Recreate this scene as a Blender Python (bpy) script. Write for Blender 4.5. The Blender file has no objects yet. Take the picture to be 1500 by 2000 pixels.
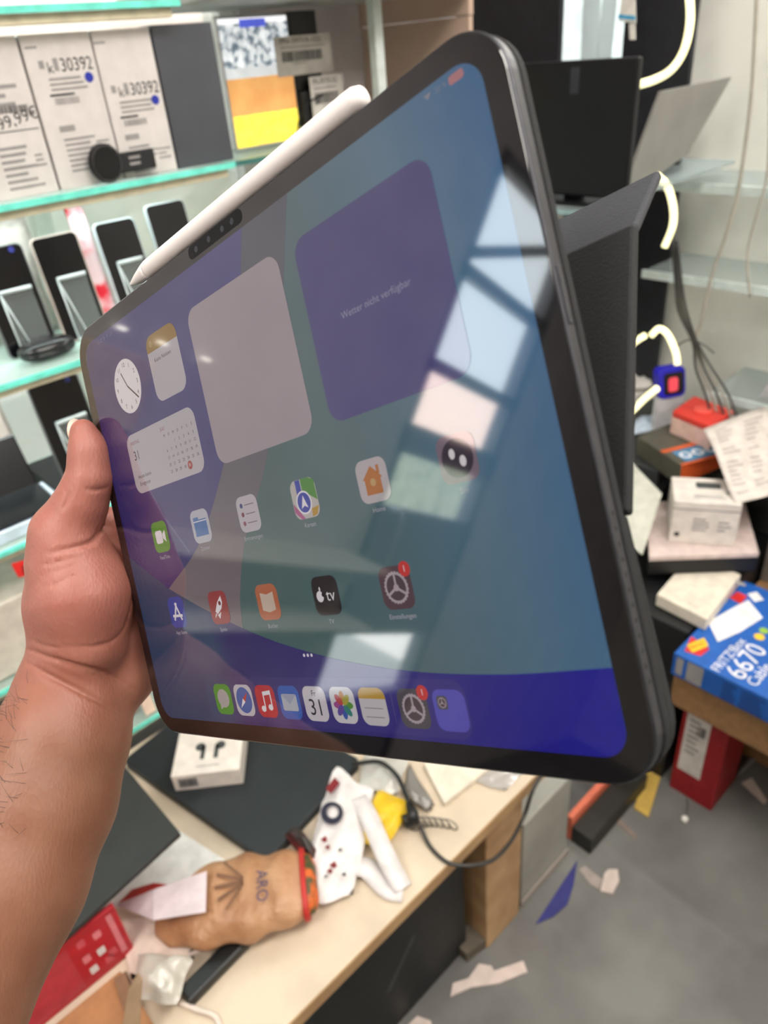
import bpy, bmesh, math, random
import numpy as np
from mathutils import Vector, Matrix
random.seed(7)
rng = np.random.default_rng(7)

# ------------------------------------------------------------------ camera
F = 1450.0                      # focal length in pixels of the 1500 x 2000 frame
CAM_H = 1.5
_up = -np.array([214., -2300., -F]); _up /= np.linalg.norm(_up)
_x = np.array([1890., 1090., -F]); _x -= _x @ _up * _up; _x /= np.linalg.norm(_x)
_y = np.cross(_up, _x)
BASIS = np.stack([_x, _y, _up])             # camera -> room
EYE = np.array([0, 0, CAM_H])
sc = bpy.context.scene
col = sc.collection
cd = bpy.data.cameras.new('camera')
cam = bpy.data.objects.new('camera', cd); col.objects.link(cam)
cd.sensor_fit = 'VERTICAL'; cd.sensor_height = 36.0; cd.lens = F / 2000 * 36
cd.clip_start = 0.02; cd.clip_end = 100
cd.dof.use_dof = True; cd.dof.focus_distance = 0.335; cd.dof.aperture_fstop = 10.5
mw = Matrix([list(r) + [0] for r in BASIS] + [[0, 0, 0, 1]]); mw.translation = Vector(EYE)
cam.matrix_world = mw
sc.camera = cam
# ------------------------------------------------------------------ world, large lights, exposure
w = bpy.data.worlds.new('overcast_sky'); sc.world = w; w.use_nodes = True
bg = w.node_tree.nodes['Background']
bg.inputs[0].default_value = (0.86, 0.95, 1.0, 1); bg.inputs[1].default_value = 9.0
sc.view_settings.view_transform = 'Standard'; sc.view_settings.look = 'None'
sc.view_settings.exposure = 0.0; sc.view_settings.gamma = 1.0
sc.view_settings.use_curve_mapping = False
sd = bpy.data.lights.new('sun', 'SUN'); sd.energy = 45; sd.angle = .02; sd.color = (1, .96, .92)     # lights the street side only; the roof shades the shop
sun = bpy.data.objects.new('sun', sd); col.objects.link(sun); sun.rotation_euler = (math.radians(48), 0, math.radians(-12))
ADDED_LAMPS = [(0.55, -0.2, 30, 'above the desk'), (-1.05, 0.3, 32, 'above the hand and the glazed door'), (0.6, -1.6, 26, 'away from the desk by the bare wall')]
# ------------------------------------------------------------------ pixel -> room helpers
def ray(x, y): return BASIS @ np.array([x - 750., 1000. - y, -F])
def on_z(x, y, z):
    d = ray(x, y); return d * (z - CAM_H) / d[2] + EYE
def on_y(x, y, v):
    d = ray(x, y); return d * v / d[1] + EYE
def on_x(x, y, v):
    d = ray(x, y); return d * v / d[0] + EYE
def V(*a): return np.array(a, float)
def nrm(a):
    a = np.asarray(a, float); return a / np.linalg.norm(a)
# ------------------------------------------------------------------ materials
def lin(c):
    c = np.array(c, float) / 255
    return tuple(np.where(c <= .04045, c / 12.92, ((c + .055) / 1.055) ** 2.4)) + (1,)
_mats = {}
def M(name, rgb, rough=.55, metal=0, var=.06, scale=40, bump=0, bscale=120, emit=0, spec=.5, sss=0, trans=0, alpha=1, rgb2=None, mask=(.35, .65)):
    if name in _mats: return _mats[name]
    m = bpy.data.materials.new(name); m.use_nodes = True
    nt = m.node_tree; p = nt.nodes['Principled BSDF']
    tc = nt.nodes.new('ShaderNodeTexCoord')
    nz = nt.nodes.new('ShaderNodeTexNoise'); nz.inputs['Scale'].default_value = scale; nz.inputs['Detail'].default_value = 3
    nt.links.new(tc.outputs['Object'], nz.inputs['Vector'])
    rp = nt.nodes.new('ShaderNodeValToRGB')
    a = np.array(lin(rgb)); b = np.array(lin(rgb2)) if rgb2 else np.clip(a * (1 - 2 * var), 0, 1)
    a2 = a if rgb2 else np.clip(a * (1 + var), 0, 1)
    b[3] = a2[3] = 1
    rp.color_ramp.elements[0].position = mask[0]; rp.color_ramp.elements[1].position = mask[1]
    rp.color_ramp.elements[0].color = b; rp.color_ramp.elements[1].color = a2
    nt.links.new(nz.outputs['Fac'], rp.inputs['Fac'])
    nt.links.new(rp.outputs['Color'], p.inputs['Base Color'])
    p.inputs['Roughness'].default_value = rough; p.inputs['Metallic'].default_value = metal
    p.inputs['Specular IOR Level'].default_value = spec
    p.inputs['Transmission Weight'].default_value = trans
    p.inputs['Alpha'].default_value = alpha
    if sss:
        p.inputs['Subsurface Weight'].default_value = sss
        p.inputs['Subsurface Radius'].default_value = (1, .35, .2); p.inputs['Subsurface Scale'].default_value = .004
    if emit:
        nt.links.new(rp.outputs['Color'], p.inputs['Emission Color']); p.inputs['Emission Strength'].default_value = emit
    if bump:
        n2 = nt.nodes.new('ShaderNodeTexNoise'); n2.inputs['Scale'].default_value = bscale; n2.inputs['Detail'].default_value = 4
        nt.links.new(tc.outputs['Object'], n2.inputs['Vector'])
        bp = nt.nodes.new('ShaderNodeBump'); bp.inputs['Strength'].default_value = bump; bp.inputs['Distance'].default_value = .01
        nt.links.new(n2.outputs['Fac'], bp.inputs['Height']); nt.links.new(bp.outputs['Normal'], p.inputs['Normal'])
    _mats[name] = m
    return m
def clear(name, rgb, trans=.7, gloss=.15, rough=.05):
    """thin clear sheet: mostly see-through, a little body colour and gloss"""
    if name in _mats: return _mats[name]
    m = bpy.data.materials.new(name); m.use_nodes = True; nt = m.node_tree
    nt.nodes.remove(nt.nodes['Principled BSDF'])
    out = nt.nodes['Material Output']
    t = nt.nodes.new('ShaderNodeBsdfTransparent'); d = nt.nodes.new('ShaderNodeBsdfDiffuse'); g = nt.nodes.new('ShaderNodeBsdfGlossy')
    tc = nt.nodes.new('ShaderNodeTexCoord'); nz = nt.nodes.new('ShaderNodeTexNoise'); nz.inputs['Scale'].default_value = 25
    rp = nt.nodes.new('ShaderNodeValToRGB'); c = np.array(lin(rgb))
    rp.color_ramp.elements[0].color = np.clip(c * .9, 0, 1); rp.color_ramp.elements[1].color = c
    nt.links.new(tc.outputs['Object'], nz.inputs['Vector']); nt.links.new(nz.outputs['Fac'], rp.inputs['Fac'])
    nt.links.new(rp.outputs['Color'], d.inputs['Color'])
    tint = np.clip(c * .35 + .65, 0, 1); tint[3] = 1
    t.inputs['Color'].default_value = tint
    g.inputs['Roughness'].default_value = rough
    m1 = nt.nodes.new('ShaderNodeMixShader'); m2 = nt.nodes.new('ShaderNodeMixShader')
    m1.inputs[0].default_value = trans; nt.links.new(d.outputs[0], m1.inputs[1]); nt.links.new(t.outputs[0], m1.inputs[2])
    m2.inputs[0].default_value = gloss; nt.links.new(m1.outputs[0], m2.inputs[1]); nt.links.new(g.outputs[0], m2.inputs[2])
    nt.links.new(m2.outputs[0], out.inputs['Surface'])
    _mats[name] = m
    return m
# ------------------------------------------------------------------ object helpers
WL = {}
def tag(o, label=None, cat=None, group=None, kind=None):
    if label: o['label'] = label
    if cat: o['category'] = cat
    if group: o['group'] = group
    if kind: o['kind'] = kind
    return o
def thing(name, label, cat, loc, group=None):
    o = bpy.data.objects.new(name, None); col.objects.link(o)
    o.location = Vector(loc); o.empty_display_size = .02
    WL[o] = V(*loc); tag(o, label, cat, group)
    return o
def mesh(name, verts, faces, mats, parent=None, smooth=False, bevel=0, midx=None, local=False, seg=2):
    verts = np.asarray(verts, float)
    me = bpy.data.meshes.new(name)
    if local: off = V(0, 0, 0)
    elif parent is not None: off = WL[parent]
    else:
        lo, hi = verts.min(0), verts.max(0); off = V((lo[0] + hi[0]) / 2, (lo[1] + hi[1]) / 2, lo[2])
    me.from_pydata([tuple(v) for v in verts - off], [], [tuple(int(i) for i in f) for f in faces])
    if not isinstance(mats, (list, tuple)): mats = [mats]
    for m in mats: me.materials.append(m)
    if midx is not None: me.polygons.foreach_set('material_index', np.asarray(midx, np.int32))
    if smooth: me.polygons.foreach_set('use_smooth', np.ones(len(me.polygons), bool))
    me.update()
    o = bpy.data.objects.new(name, me); col.objects.link(o)
    if parent is not None: o.parent = parent; WL[o] = WL.get(parent, V(0, 0, 0))
    else: o.location = Vector(off); WL[o] = off
    if bevel:
        b = o.modifiers.new('bevel', 'BEVEL'); b.width = bevel; b.segments = seg; b.limit_method = 'ANGLE'
    return o
BOXF = [(0, 3, 2, 1), (4, 5, 6, 7), (0, 1, 5, 4), (1, 2, 6, 5), (2, 3, 7, 6), (3, 0, 4, 7)]
def boxv(o, a, b, c):
    o, a, b, c = map(np.asarray, (o, a, b, c))
    v = [o, o + a, o + a + b, o + b]; v = v + [q + c for q in v]
    return np.array(v, float), (BOXF if np.dot(np.cross(a, b), c) > 0 else [f[::-1] for f in BOXF])
def box(name, o, a, b, c, mat, parent=None, bevel=.002, **k):
    v, f = boxv(o, a, b, c); return mesh(name, v, f, mat, parent, bevel=bevel, **k)
def abox(name, x0, x1, y0, y1, z0, z1, mat, parent=None, bevel=.002, **k):
    return box(name, (x0, y0, z0), (x1 - x0, 0, 0), (0, y1 - y0, 0), (0, 0, z1 - z0), mat, parent, bevel, **k)
class MB:
    """collects shapes of one part"""
    def __init__(s): s.v = []; s.f = []; s.m = []
    def add(s, v, f, m=0):
        n = len(s.v); s.v += [tuple(q) for q in v]; s.f += [tuple(i + n for i in g) for g in f]; s.m += [m] * len(f)
    def box(s, o, a, b, c, m=0): s.add(*boxv(o, a, b, c), m)
    def build(s, name, mats, parent=None, **k): return mesh(name, s.v, s.f, mats, parent, midx=s.m, **k)
def prism(pts, vec):
    pts = np.array(pts, float); n = len(pts)
    v = np.concatenate([pts, pts + np.asarray(vec, float)])
    f = [tuple(range(n))[::-1], tuple(range(n, 2 * n))] + [(i, (i + 1) % n, (i + 1) % n + n, i + n) for i in range(n)]
    nn = sum((np.cross(pts[i], pts[(i + 1) % n]) for i in range(n)), V(0, 0, 0))
    if np.dot(nn, vec) < 0: f = [g[::-1] for g in f]
    return v, f
def slab(name, pts, vec, mat, parent=None, bevel=.001, **k):
    v, f = prism(pts, vec); return mesh(name, v, f, mat, parent, bevel=bevel, **k)
def spline(P, n=8):
    P = np.asarray(P, float)
    if len(P) < 3: return P
    Q = np.concatenate([[2 * P[0] - P[1]], P, [2 * P[-1] - P[-2]]]); out = []
    for i in range(len(P) - 1):
        a, b, c, d = Q[i:i + 4]
        for t in np.linspace(0, 1, n, endpoint=False):
            out.append(.5 * (2 * b + (c - a) * t + (2 * a - 5 * b + 4 * c - d) * t * t + (3 * b - a - 3 * c + d) * t ** 3))
    return np.array(out + [P[-1]])
def tubev(P, r, n=8):
    P = np.asarray(P, float); m = len(P); r = np.broadcast_to(np.asarray(r, float), (m,))
    T = np.gradient(P, axis=0); T /= np.linalg.norm(T, axis=1)[:, None] + 1e-12
    u = np.cross(T[0], [0, 0, 1.]); u = u if np.linalg.norm(u) > .1 else np.cross(T[0], [0, 1., 0]); u = nrm(u)
    v = []
    for i in range(m):
        u = nrm(u - T[i] * (u @ T[i])); q = np.cross(T[i], u)
        for k in range(n):
            a = 2 * math.pi * k / n; v.append(P[i] + r[i] * (math.cos(a) * u + math.sin(a) * q))
    f = [(i * n + k, i * n + (k + 1) % n, (i + 1) * n + (k + 1) % n, (i + 1) * n + k) for i in range(m - 1) for k in range(n)]
    f += [tuple(range(n))[::-1], tuple((m - 1) * n + k for k in range(n))]
    return np.array(v), f
def tube(name, P, r, mat, parent=None, n=8, sm=6, **k):
    v, f = tubev(spline(P, sm), r, n); return mesh(name, v, f, mat, parent, smooth=True, **k)
def rrect(cx, cy, wd, hg, r, n=6):
    out = []
    for sx, sy, a0 in ((1, 1, 0), (-1, 1, 90), (-1, -1, 180), (1, -1, 270)):
        for k in range(n + 1):
            a = math.radians(a0 + 90 * k / n)
            out.append((cx + sx * (wd / 2 - r) + r * math.cos(a), cy + sy * (hg / 2 - r) + r * math.sin(a)))
    return out
def disc(cx, cy, r, n=28, ry=None):
    ry = ry or r
    return [(cx + r * math.cos(2 * math.pi * k / n), cy + ry * math.sin(2 * math.pi * k / n)) for k in range(n)]
_txt = {}
def text_mesh(s):
    """triangles of a piece of lettering, cap height about 0.7, origin at its middle"""
    if s in _txt: return _txt[s]
    cu = bpy.data.curves.new('t', 'FONT'); cu.body = s; cu.align_x = 'CENTER'; cu.align_y = 'CENTER'; cu.resolution_u = 3
    o = bpy.data.objects.new('t', cu); col.objects.link(o)
    dg = bpy.context.evaluated_depsgraph_get(); me = o.evaluated_get(dg).to_mesh()
    v = np.array([tuple(q.co) for q in me.vertices]).reshape(-1, 3)[:, :2]; f = [tuple(p.vertices) for p in me.polygons]
    o.evaluated_get(dg).to_mesh_clear(); bpy.data.objects.remove(o); bpy.data.curves.remove(cu)
    _txt[s] = (v, f); return v, f
class Print:
    """flat print on a face: origin o, unit axes ex, ey, out along n"""
    def __init__(s, o, ex, ey, n=None, lift=.0004):
        s.o = np.asarray(o, float); s.ex = nrm(ex); s.ey = nrm(np.asarray(ey) - (np.asarray(ey) @ s.ex) * s.ex)
        s.n = nrm(n) if n is not None else np.cross(s.ex, s.ey); s.lift = lift; s.mb = MB(); s.mats = []
    def mi(s, m):
        if m not in s.mats: s.mats.append(m)
        return s.mats.index(m)
    def P(s, p, l=0): return s.o + p[0] * s.ex + p[1] * s.ey + s.n * (s.lift * (1 + l))
    def poly(s, pts, m, l=0):
        f = tuple(range(len(pts)))
        if np.dot(np.cross(s.ex, s.ey), s.n) < 0: f = f[::-1]
        s.mb.add([s.P(p, l) for p in pts], [f], s.mi(m))
    def rect(s, x0, y0, x1, y1, m, l=0): s.poly([(x0, y0), (x1, y0), (x1, y1), (x0, y1)], m, l)
    def text(s, t, x, y, size, m, l=0, rot=0, width=None):
        v, f = text_mesh(t)
        if not len(v): return
        v = v * size
        if width: v = v * [width / max(1e-6, np.ptp(v[:, 0])), 1]
        c, q = math.cos(rot), math.sin(rot); v = v @ np.array([[c, q], [-q, c]])
        s.mb.add([s.P((x + a, y + b), l) for a, b in v], f, s.mi(m))
    def lines(s, x0, y0, wd, n, gap, m, th=None, l=0):
        for i in range(n):
            k = wd * random.uniform(.6, 1); s.rect(x0, y0 - i * gap, x0 + k, y0 - i * gap - (th or gap * .45), m, l)
    def bars(s, x0, y0, wd, h, m, n=18, l=0):
        x = x0
        while x < x0 + wd:
            b = wd / n * random.choice((.3, .5, .8)); s.rect(x, y0, min(x + b, x0 + wd), y0 + h, m, l); x += b + wd / n * random.choice((.3, .5))
    def build(s, name, parent, **k):
        o = s.mb.build(name, s.mats, parent, **k)
        if name.startswith('printed'): o['kind'] = 'stuff'
        return o

white = M('white_card', (236, 232, 226), .5)
ink = M('dark_ink', (42, 40, 44), .6)
grey_ink = M('grey_ink', (150, 146, 146), .6)
black_pl = M('black_plastic', (14, 14, 18), .45, spec=.3)
dark_glass = M('black_glass', (9, 10, 16), .08)
silver = M('silver_metal', (190, 192, 196), .3, .8)
acrylic = clear('clear_acrylic', (200, 212, 214), .88, .05)
teal_edge = M('teal_glass_edge', (120, 240, 222), .25, var=.1)
glass_sheet = clear('shelf_glass', (214, 238, 230), .55, .16)
beige = M('beige_rail', (214, 204, 176), .5)
blue_ink = M('blue_ink', (30, 44, 160), .5)
red_card = M('red_card', (190, 24, 44), .45)
cardboard = M('brown_cardboard', (150, 112, 74), .75, var=.08, scale=60, bump=.06)
wood = M('beech_wood', (196, 160, 118), .5, rgb2=(172, 134, 94), scale=14)

# ================================================================== THE SETTING
def struct(name, o=None, mat=None, mb=None):
    ob = o if o is not None else mb.build(name, mat)
    ob.name = name; ob['kind'] = 'structure'; return ob
floor_m = M('grey_concrete', (124, 124, 120), .6, rgb2=(98, 96, 94), scale=5, bump=.12, bscale=90)
X0, X1, Y0, Y1, ZC = -4.2, 1.9, -3.0, 1.45, 2.7
struct('floor', abox('floor', X0 - .1, X1 + .1, Y0 - .1, Y1 + .1, -.1, 0, floor_m, bevel=0))
wall_m = M('warm_white_paint', (206, 198, 186), .7, scale=6)
struct('ceiling', abox('ceiling', X0, X1, Y0, Y1, ZC, ZC + .08, M('ceiling_paint', (222, 220, 214), .8, scale=4), bevel=0))
mb = MB()   # left wall with a shop window behind the shelves and a glazed door
def wl(x0, x1, z0, z1): mb.box((x0, Y1, z0), (x1 - x0, 0, 0), (0, .1, 0), (0, 0, z1 - z0))
W0, W1, WZ0, WZ1 = -.22, 1.0, .46, 1.72
D0, D1, DZ = -2.16, -1.52, 2.32
wl(X0, D0, 0, ZC); wl(D0, D1, DZ, ZC); wl(D1, W0, 0, ZC); wl(W0, W1, 0, WZ0); wl(W0, W1, WZ1, ZC); wl(W1, X1 + .1, 0, ZC)
struct('wall_left', mb=mb, mat=M('wall_left_paint', (206, 200, 202), .7, scale=6))
endw = M('end_wall_paint', (242, 241, 232), .6, scale=5, bump=.1, bscale=14)
struct('wall_end', abox('wall_end', X1, X1 + .1, Y0, Y1, 0, ZC, endw, bevel=0))
struct('wall_right', abox('wall_right', X0, X1, Y0 - .1, Y0, 0, ZC, wall_m, bevel=0))
struct('wall_back', abox('wall_back', X0 - .1, X0, Y0, Y1, 0, ZC, wall_m, bevel=0))
# window behind the shelves: frame and two panes
winf = M('white_window_frame', (226, 228, 224), .45)
wframe = thing('window_1', None, None, (W0, Y1, WZ0)); wframe['kind'] = 'structure'
mb = MB()
for z in (WZ0, WZ1 - .04): mb.box((W0, Y1 + .01, z), (W1 - W0, 0, 0), (0, .06, 0), (0, 0, .04))
for x in (W0, .28, W1 - .04): mb.box((x, Y1 + .01, WZ0), (.04, 0, 0), (0, .06, 0), (0, 0, WZ1 - WZ0))
mb.build('window_frame', [winf], wframe)
film = clear('frosted_window_film', (238, 242, 238), .06, .04, .3)
for x0, x1 in ((W0 + .04, .28), (.32, W1 - .04)):
    mesh('pane', [(x0, Y1 + .038, WZ0 + .04), (x1, Y1 + .038, WZ0 + .04), (x1, Y1 + .038, WZ1 - .04), (x0, Y1 + .038, WZ1 - .04)], [(0, 1, 2, 3)], film, wframe)
# glazed door whose image the tablet glass throws back
door = thing('door_1', None, None, (D0, Y1, 0)); door['kind'] = 'structure'
dm = M('grey_door_frame', (120, 122, 128), .45)
rails = [(.0, .46), (.70, 1.16), (1.34, 1.44), (1.62, 1.66), (1.93, 1.97), (2.28, DZ)]
mb = MB()
for z0, z1 in rails: mb.box((D0, Y1 + .01, z0), (D1 - D0, 0, 0), (0, .05, 0), (0, 0, z1 - z0))
for x in (D0, D1 - .05): mb.box((x, Y1 + .01, 0), (.05, 0, 0), (0, .05, 0), (0, 0, DZ))
mb.add(*prism([(D0 + .05, Y1 + .02, 2.21), (D0 + .05, Y1 + .02, 2.25), (D1 - .05, Y1 + .02, 2.02), (D1 - .05, Y1 + .02, 1.98)], (0, .03, 0)))
mb.build('door_frame', [dm], door)
pane_m = clear('door_glass', (235, 240, 242), .96, .05)
for (a, b) in zip(rails[:-1], rails[1:]):
    mesh('pane', [(D0 + .05, Y1 + .033, a[1]), (D1 - .05, Y1 + .033, a[1]), (D1 - .05, Y1 + .033, b[0]), (D0 + .05, Y1 + .033, b[0])], [(0, 1, 2, 3)], pane_m, door)
tube('door_handle', [(D1 - .09, Y1 + .0, .95), (D1 - .09, Y1 - .05, .96), (D1 - .09, Y1 - .05, 1.14), (D1 - .09, Y1, 1.15)], .01, silver, door)
# outside, as far as the glass shows it
struct('pavement', abox('pavement', -45, 20, Y1 + .1, 16, -.2, -.1, M('pale_paving', (196, 194, 190), .8), bevel=0))
struct('house_front', abox('house_front', -45, 20, 12, 12.4, -.2, 3.6, M('pale_render', (222, 196, 184), .8), bevel=0))
hm = M('hedge_green', (134, 140, 124), .8, rgb2=(96, 106, 88), scale=12)
for hx in (-.6, 1.4):
    bm = bmesh.new(); bmesh.ops.create_icosphere(bm, subdivisions=4, radius=1)
    for v in bm.verts:
        k = 1 + .12 * math.sin(9 * v.co.x + 2) * math.sin(11 * v.co.y) + .1 * math.sin(13 * v.co.z + hx)
        v.co = Vector((v.co.x * .8 * k, v.co.y * .5 * k, max(v.co.z, -.75) * .9 * k))
    vs = np.array([tuple(v.co) for v in bm.verts]) + [hx + .6, 4.2, .6]; fs = [[q.index for q in f.verts] for f in bm.faces]; bm.free()
    tag(mesh('bush', vs, fs, hm, smooth=True), 'rounded green bush outside behind the shop window', 'bush', 'bushes outside the window')
hv_ = []
for i in range(121):
    x = -24 + 20 * i / 120
    hv_.append([(x, 8 + .06 * math.sin(5 * x) - (.35 if k in (0, 3) else .25) * (1 if k < 2 else -1) + .05 * math.sin(11 * x + k), (-.1, 1.15, 1.15, -.1)[k] + (.09 * math.sin(7 * x + k) + .05 * math.sin(17 * x) if k in (1, 2) else 0)) for k in range(4)])
fs_ = [(i * 4 + k, (i + 1) * 4 + k, (i + 1) * 4 + k + 1, i * 4 + k + 1) for i in range(120) for k in range(3)] + [(0, 1, 2, 3), (483, 482, 481, 480)]
tag(mesh('hedge', np.array(hv_).reshape(-1, 3), fs_, hm), 'clipped green hedge across the street outside the glazed door', 'hedge')
# ceiling panel lamps, added out of view to light the room
for lx, ly, pw, wh in ADDED_LAMPS:
    t = thing('added_ceiling_lamp', 'added unseen ceiling panel lamp ' + wh, 'lamp', (lx, ly, ZC - .07), 'added ceiling panel lamps')
    abox('housing', lx - .62, lx + .62, ly - .32, ly + .32, ZC - .05, ZC, white, t)
    abox('diffuser', lx - .6, lx + .6, ly - .3, ly + .3, ZC - .06, ZC - .05, M('lamp_diffuser', (255, 240, 220), .5, emit=1.5), t, bevel=0)
    ld = bpy.data.lights.new('added_panel_light', 'AREA'); ld.shape = 'RECTANGLE'; ld.size = 1.2; ld.size_y = .6
    ld.energy = pw; ld.color = (1, .95, .89)
    lo = bpy.data.objects.new('added_panel_light', ld); col.objects.link(lo); lo.parent = t; lo.location = (0, 0, -.012)

# ================================================================== DESK AND SHELVES
DESK = .40
desk = thing('desk', 'low cream topped desk with beech edge and square wooden leg', 'desk', (.2, .8, 0))
top_m = M('cream_laminate', (212, 196, 174), .4, scale=10)
EX, EY = -.7, .494
abox('tabletop', EX, .76, EY, 1.09, DESK - .028, DESK, top_m, desk, bevel=.002)
abox('edge_band', EX, .76, EY - .002, EY, DESK - .028, DESK - .001, M('beech_edge_band', (190, 154, 112), .5, rgb2=(176, 140, 100), scale=20), desk, bevel=0)
for lx in (.59, -.66):
    abox('leg', lx, lx + .1, EY + .004, EY + .07, 0, DESK - .028, wood, desk, bevel=.003)
    abox('leg', lx, lx + .1, 1.0, 1.07, 0, DESK - .028, wood, desk, bevel=.003)
# glass shelves
SH = [1.575, 1.362, 1.138, .896, .664, .432]
SX1 = [.66, .705, .64, .70, .70, .70]
post_m = M('white_upright', (224, 232, 222), .4)
for i, x in enumerate((-.115, .47)):
    tag(abox('shelf_upright', x, x + .03, 1.37, 1.4, .43, 1.72, post_m), ['white upright rail behind the phones on the glass shelves', 'white upright rail at the outer end of the glass shelves'][1 - i], 'upright', 'shelf uprights')
names = ['glass shelf above the price-labelled white boxes', 'glass shelf carrying the white boxes and the round watch', 'glass shelf carrying the row of upright phones', 'glass shelf carrying the folding phone in its pale tray', 'bare glass shelf second from the desk', 'lowest glass shelf just above the desk']
for z, x1, nm in zip(SH, SX1, names):
    t = thing('glass_shelf', nm, 'shelf', ((x1 - .13) / 2, 1.1, z - .008), 'glass display shelves')
    abox('glass_sheet', -.13, x1, 1.101, 1.368, z - .008, z, glass_sheet, t, bevel=0)
    abox('glass_edge', -.13, x1, 1.097, 1.1009, z - .008, z, teal_edge, t, bevel=0)
    abox('glass_edge', x1, x1 + .004, 1.101, 1.368, z - .008, z, teal_edge, t, bevel=0)
    abox('rail', -.13, x1 - .01, 1.105, 1.118, z - .02, z - .0085, beige, t, bevel=.001)
    if z > 1.0:
        ld = bpy.data.lights.new('shelf_strip', 'AREA'); ld.shape = 'RECTANGLE'; ld.size = .7; ld.size_y = .02; ld.energy = .9; ld.color = (.9, 1, .96)
        lo = bpy.data.objects.new('shelf_strip', ld); col.objects.link(lo); lo.parent = t; lo.location = (0, .1, -.006)
        abox('led_strip', -.11, x1 - .02, 1.19, 1.21, z - .0125, z - .0085, M('led_strip_white', (235, 255, 248), .5, emit=1.2), t, bevel=0)

# ================================================================== TABLET, CASE, STYLUS  (own axes: u right, v up, w towards the viewer)
TR = np.array([[0.6915191, -0.2147818, -0.6896884], [0.1509066, 0.9766607, -0.1528431], [0.7064195, 0.0016154, 0.7077916]])
TT = np.array([-44.9418, 9.2540, -296.3089]) / 1000
def tab_cam(u, v, w): return TR @ (np.array([u, v, w]) / 1000) + TT           # mm -> camera metres
TM = Matrix([list(r) + [0] for r in BASIS @ TR] + [[0, 0, 0, 1]]); TM.translation = Vector(BASIS @ TT + EYE)
def tthing(name, label, cat):
    o = bpy.data.objects.new(name, None); col.objects.link(o); o.matrix_world = TM; o.empty_display_size = .02
    return tag(o, label, cat)
def extr(name, outline, w0, w1, mat, parent, bevel=.0004, **k):
    v, f = prism([(x / 1000, y / 1000, w0 / 1000) for x, y in outline], (0, 0, (w1 - w0) / 1000))
    return mesh(name, v, f, mat, parent, local=True, bevel=bevel, **k)
TW, TH = 281.6, 215.5
tablet = tthing('tablet', 'large dark grey tablet in the hand, showing widgets and app icons', 'tablet')
frame_m = M('space_grey_aluminium', (60, 60, 66), .35, .6, scale=200)
body = extr('body', rrect(0, 0, TW, TH, 18, 10), -5.1, -.5, frame_m, tablet, .0006)
extr('front_glass', rrect(0, 0, TW - 1.4, TH - 1.4, 17.3, 10), -.5, 0, M('black_bezel_glass', (13, 12, 16), .045, var=.02, spec=1.0), tablet, .0003)
mb = MB()
for k in range(12):   # speaker holes in both short sides' lower ends
    for sx in (1,):
        c = (sx * TW / 2, -32 - 4.2 * k, -2.8)
        mb.box(((c[0] - .4) / 1000, (c[1] - .6) / 1000, (c[2] - .55) / 1000), (.00045, 0, 0), (0, .0012, 0), (0, 0, .0011))
mb.build('speaker_holes', [black_pl], tablet, local=True)
extr('side_button', rrect(0, 0, 1, 1, .3), 0, 1, frame_m, tablet, 0)  # replaced just below
bpy.data.objects.remove(bpy.data.objects['side_button'])
box('power_button', (.1408, .020, -.0038), (.0004, 0, 0), (0, .016, 0), (0, 0, .0022), frame_m, tablet, .0003, local=True)
# camera strip in the upper bezel
cs = extr('camera_strip', rrect(-1, 104.0, 40, 5.6, 2.6), .01, .06, M('camera_strip_black', (4, 5, 8), .35, spec=.2), tablet, 0)
for u in (-14, -4, 6, 13): extr('lens', disc(u - 1, 104.0, 1.3, 16), .06, .1, M('lens_blue_black', (26, 34, 46), .1), cs, 0)
SB = .36   # display brightness
def um(name, rgb, k=1.0):
    if name in _mats: return _mats[name]
    m = bpy.data.materials.new(name); m.use_nodes = True; nt = m.node_tree; p = nt.nodes['Principled BSDF']
    p.inputs['Base Color'].default_value = (.004, .004, .005, 1); p.inputs['Roughness'].default_value = .045; p.inputs['Specular IOR Level'].default_value = 1.0
    tc = nt.nodes.new('ShaderNodeTexCoord'); nz = nt.nodes.new('ShaderNodeTexNoise'); nz.inputs['Scale'].default_value = 60
    rp = nt.nodes.new('ShaderNodeValToRGB'); c = np.array(lin(rgb)); d = c * .94; d[3] = 1
    rp.color_ramp.elements[0].color = d; rp.color_ramp.elements[1].color = c
    nt.links.new(tc.outputs['Object'], nz.inputs['Vector']); nt.links.new(nz.outputs['Fac'], rp.inputs['Fac'])
    nt.links.new(rp.outputs['Color'], p.inputs['Emission Color']); p.inputs['Emission Strength'].default_value = SB * k
    _mats[name] = m; return m
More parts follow.
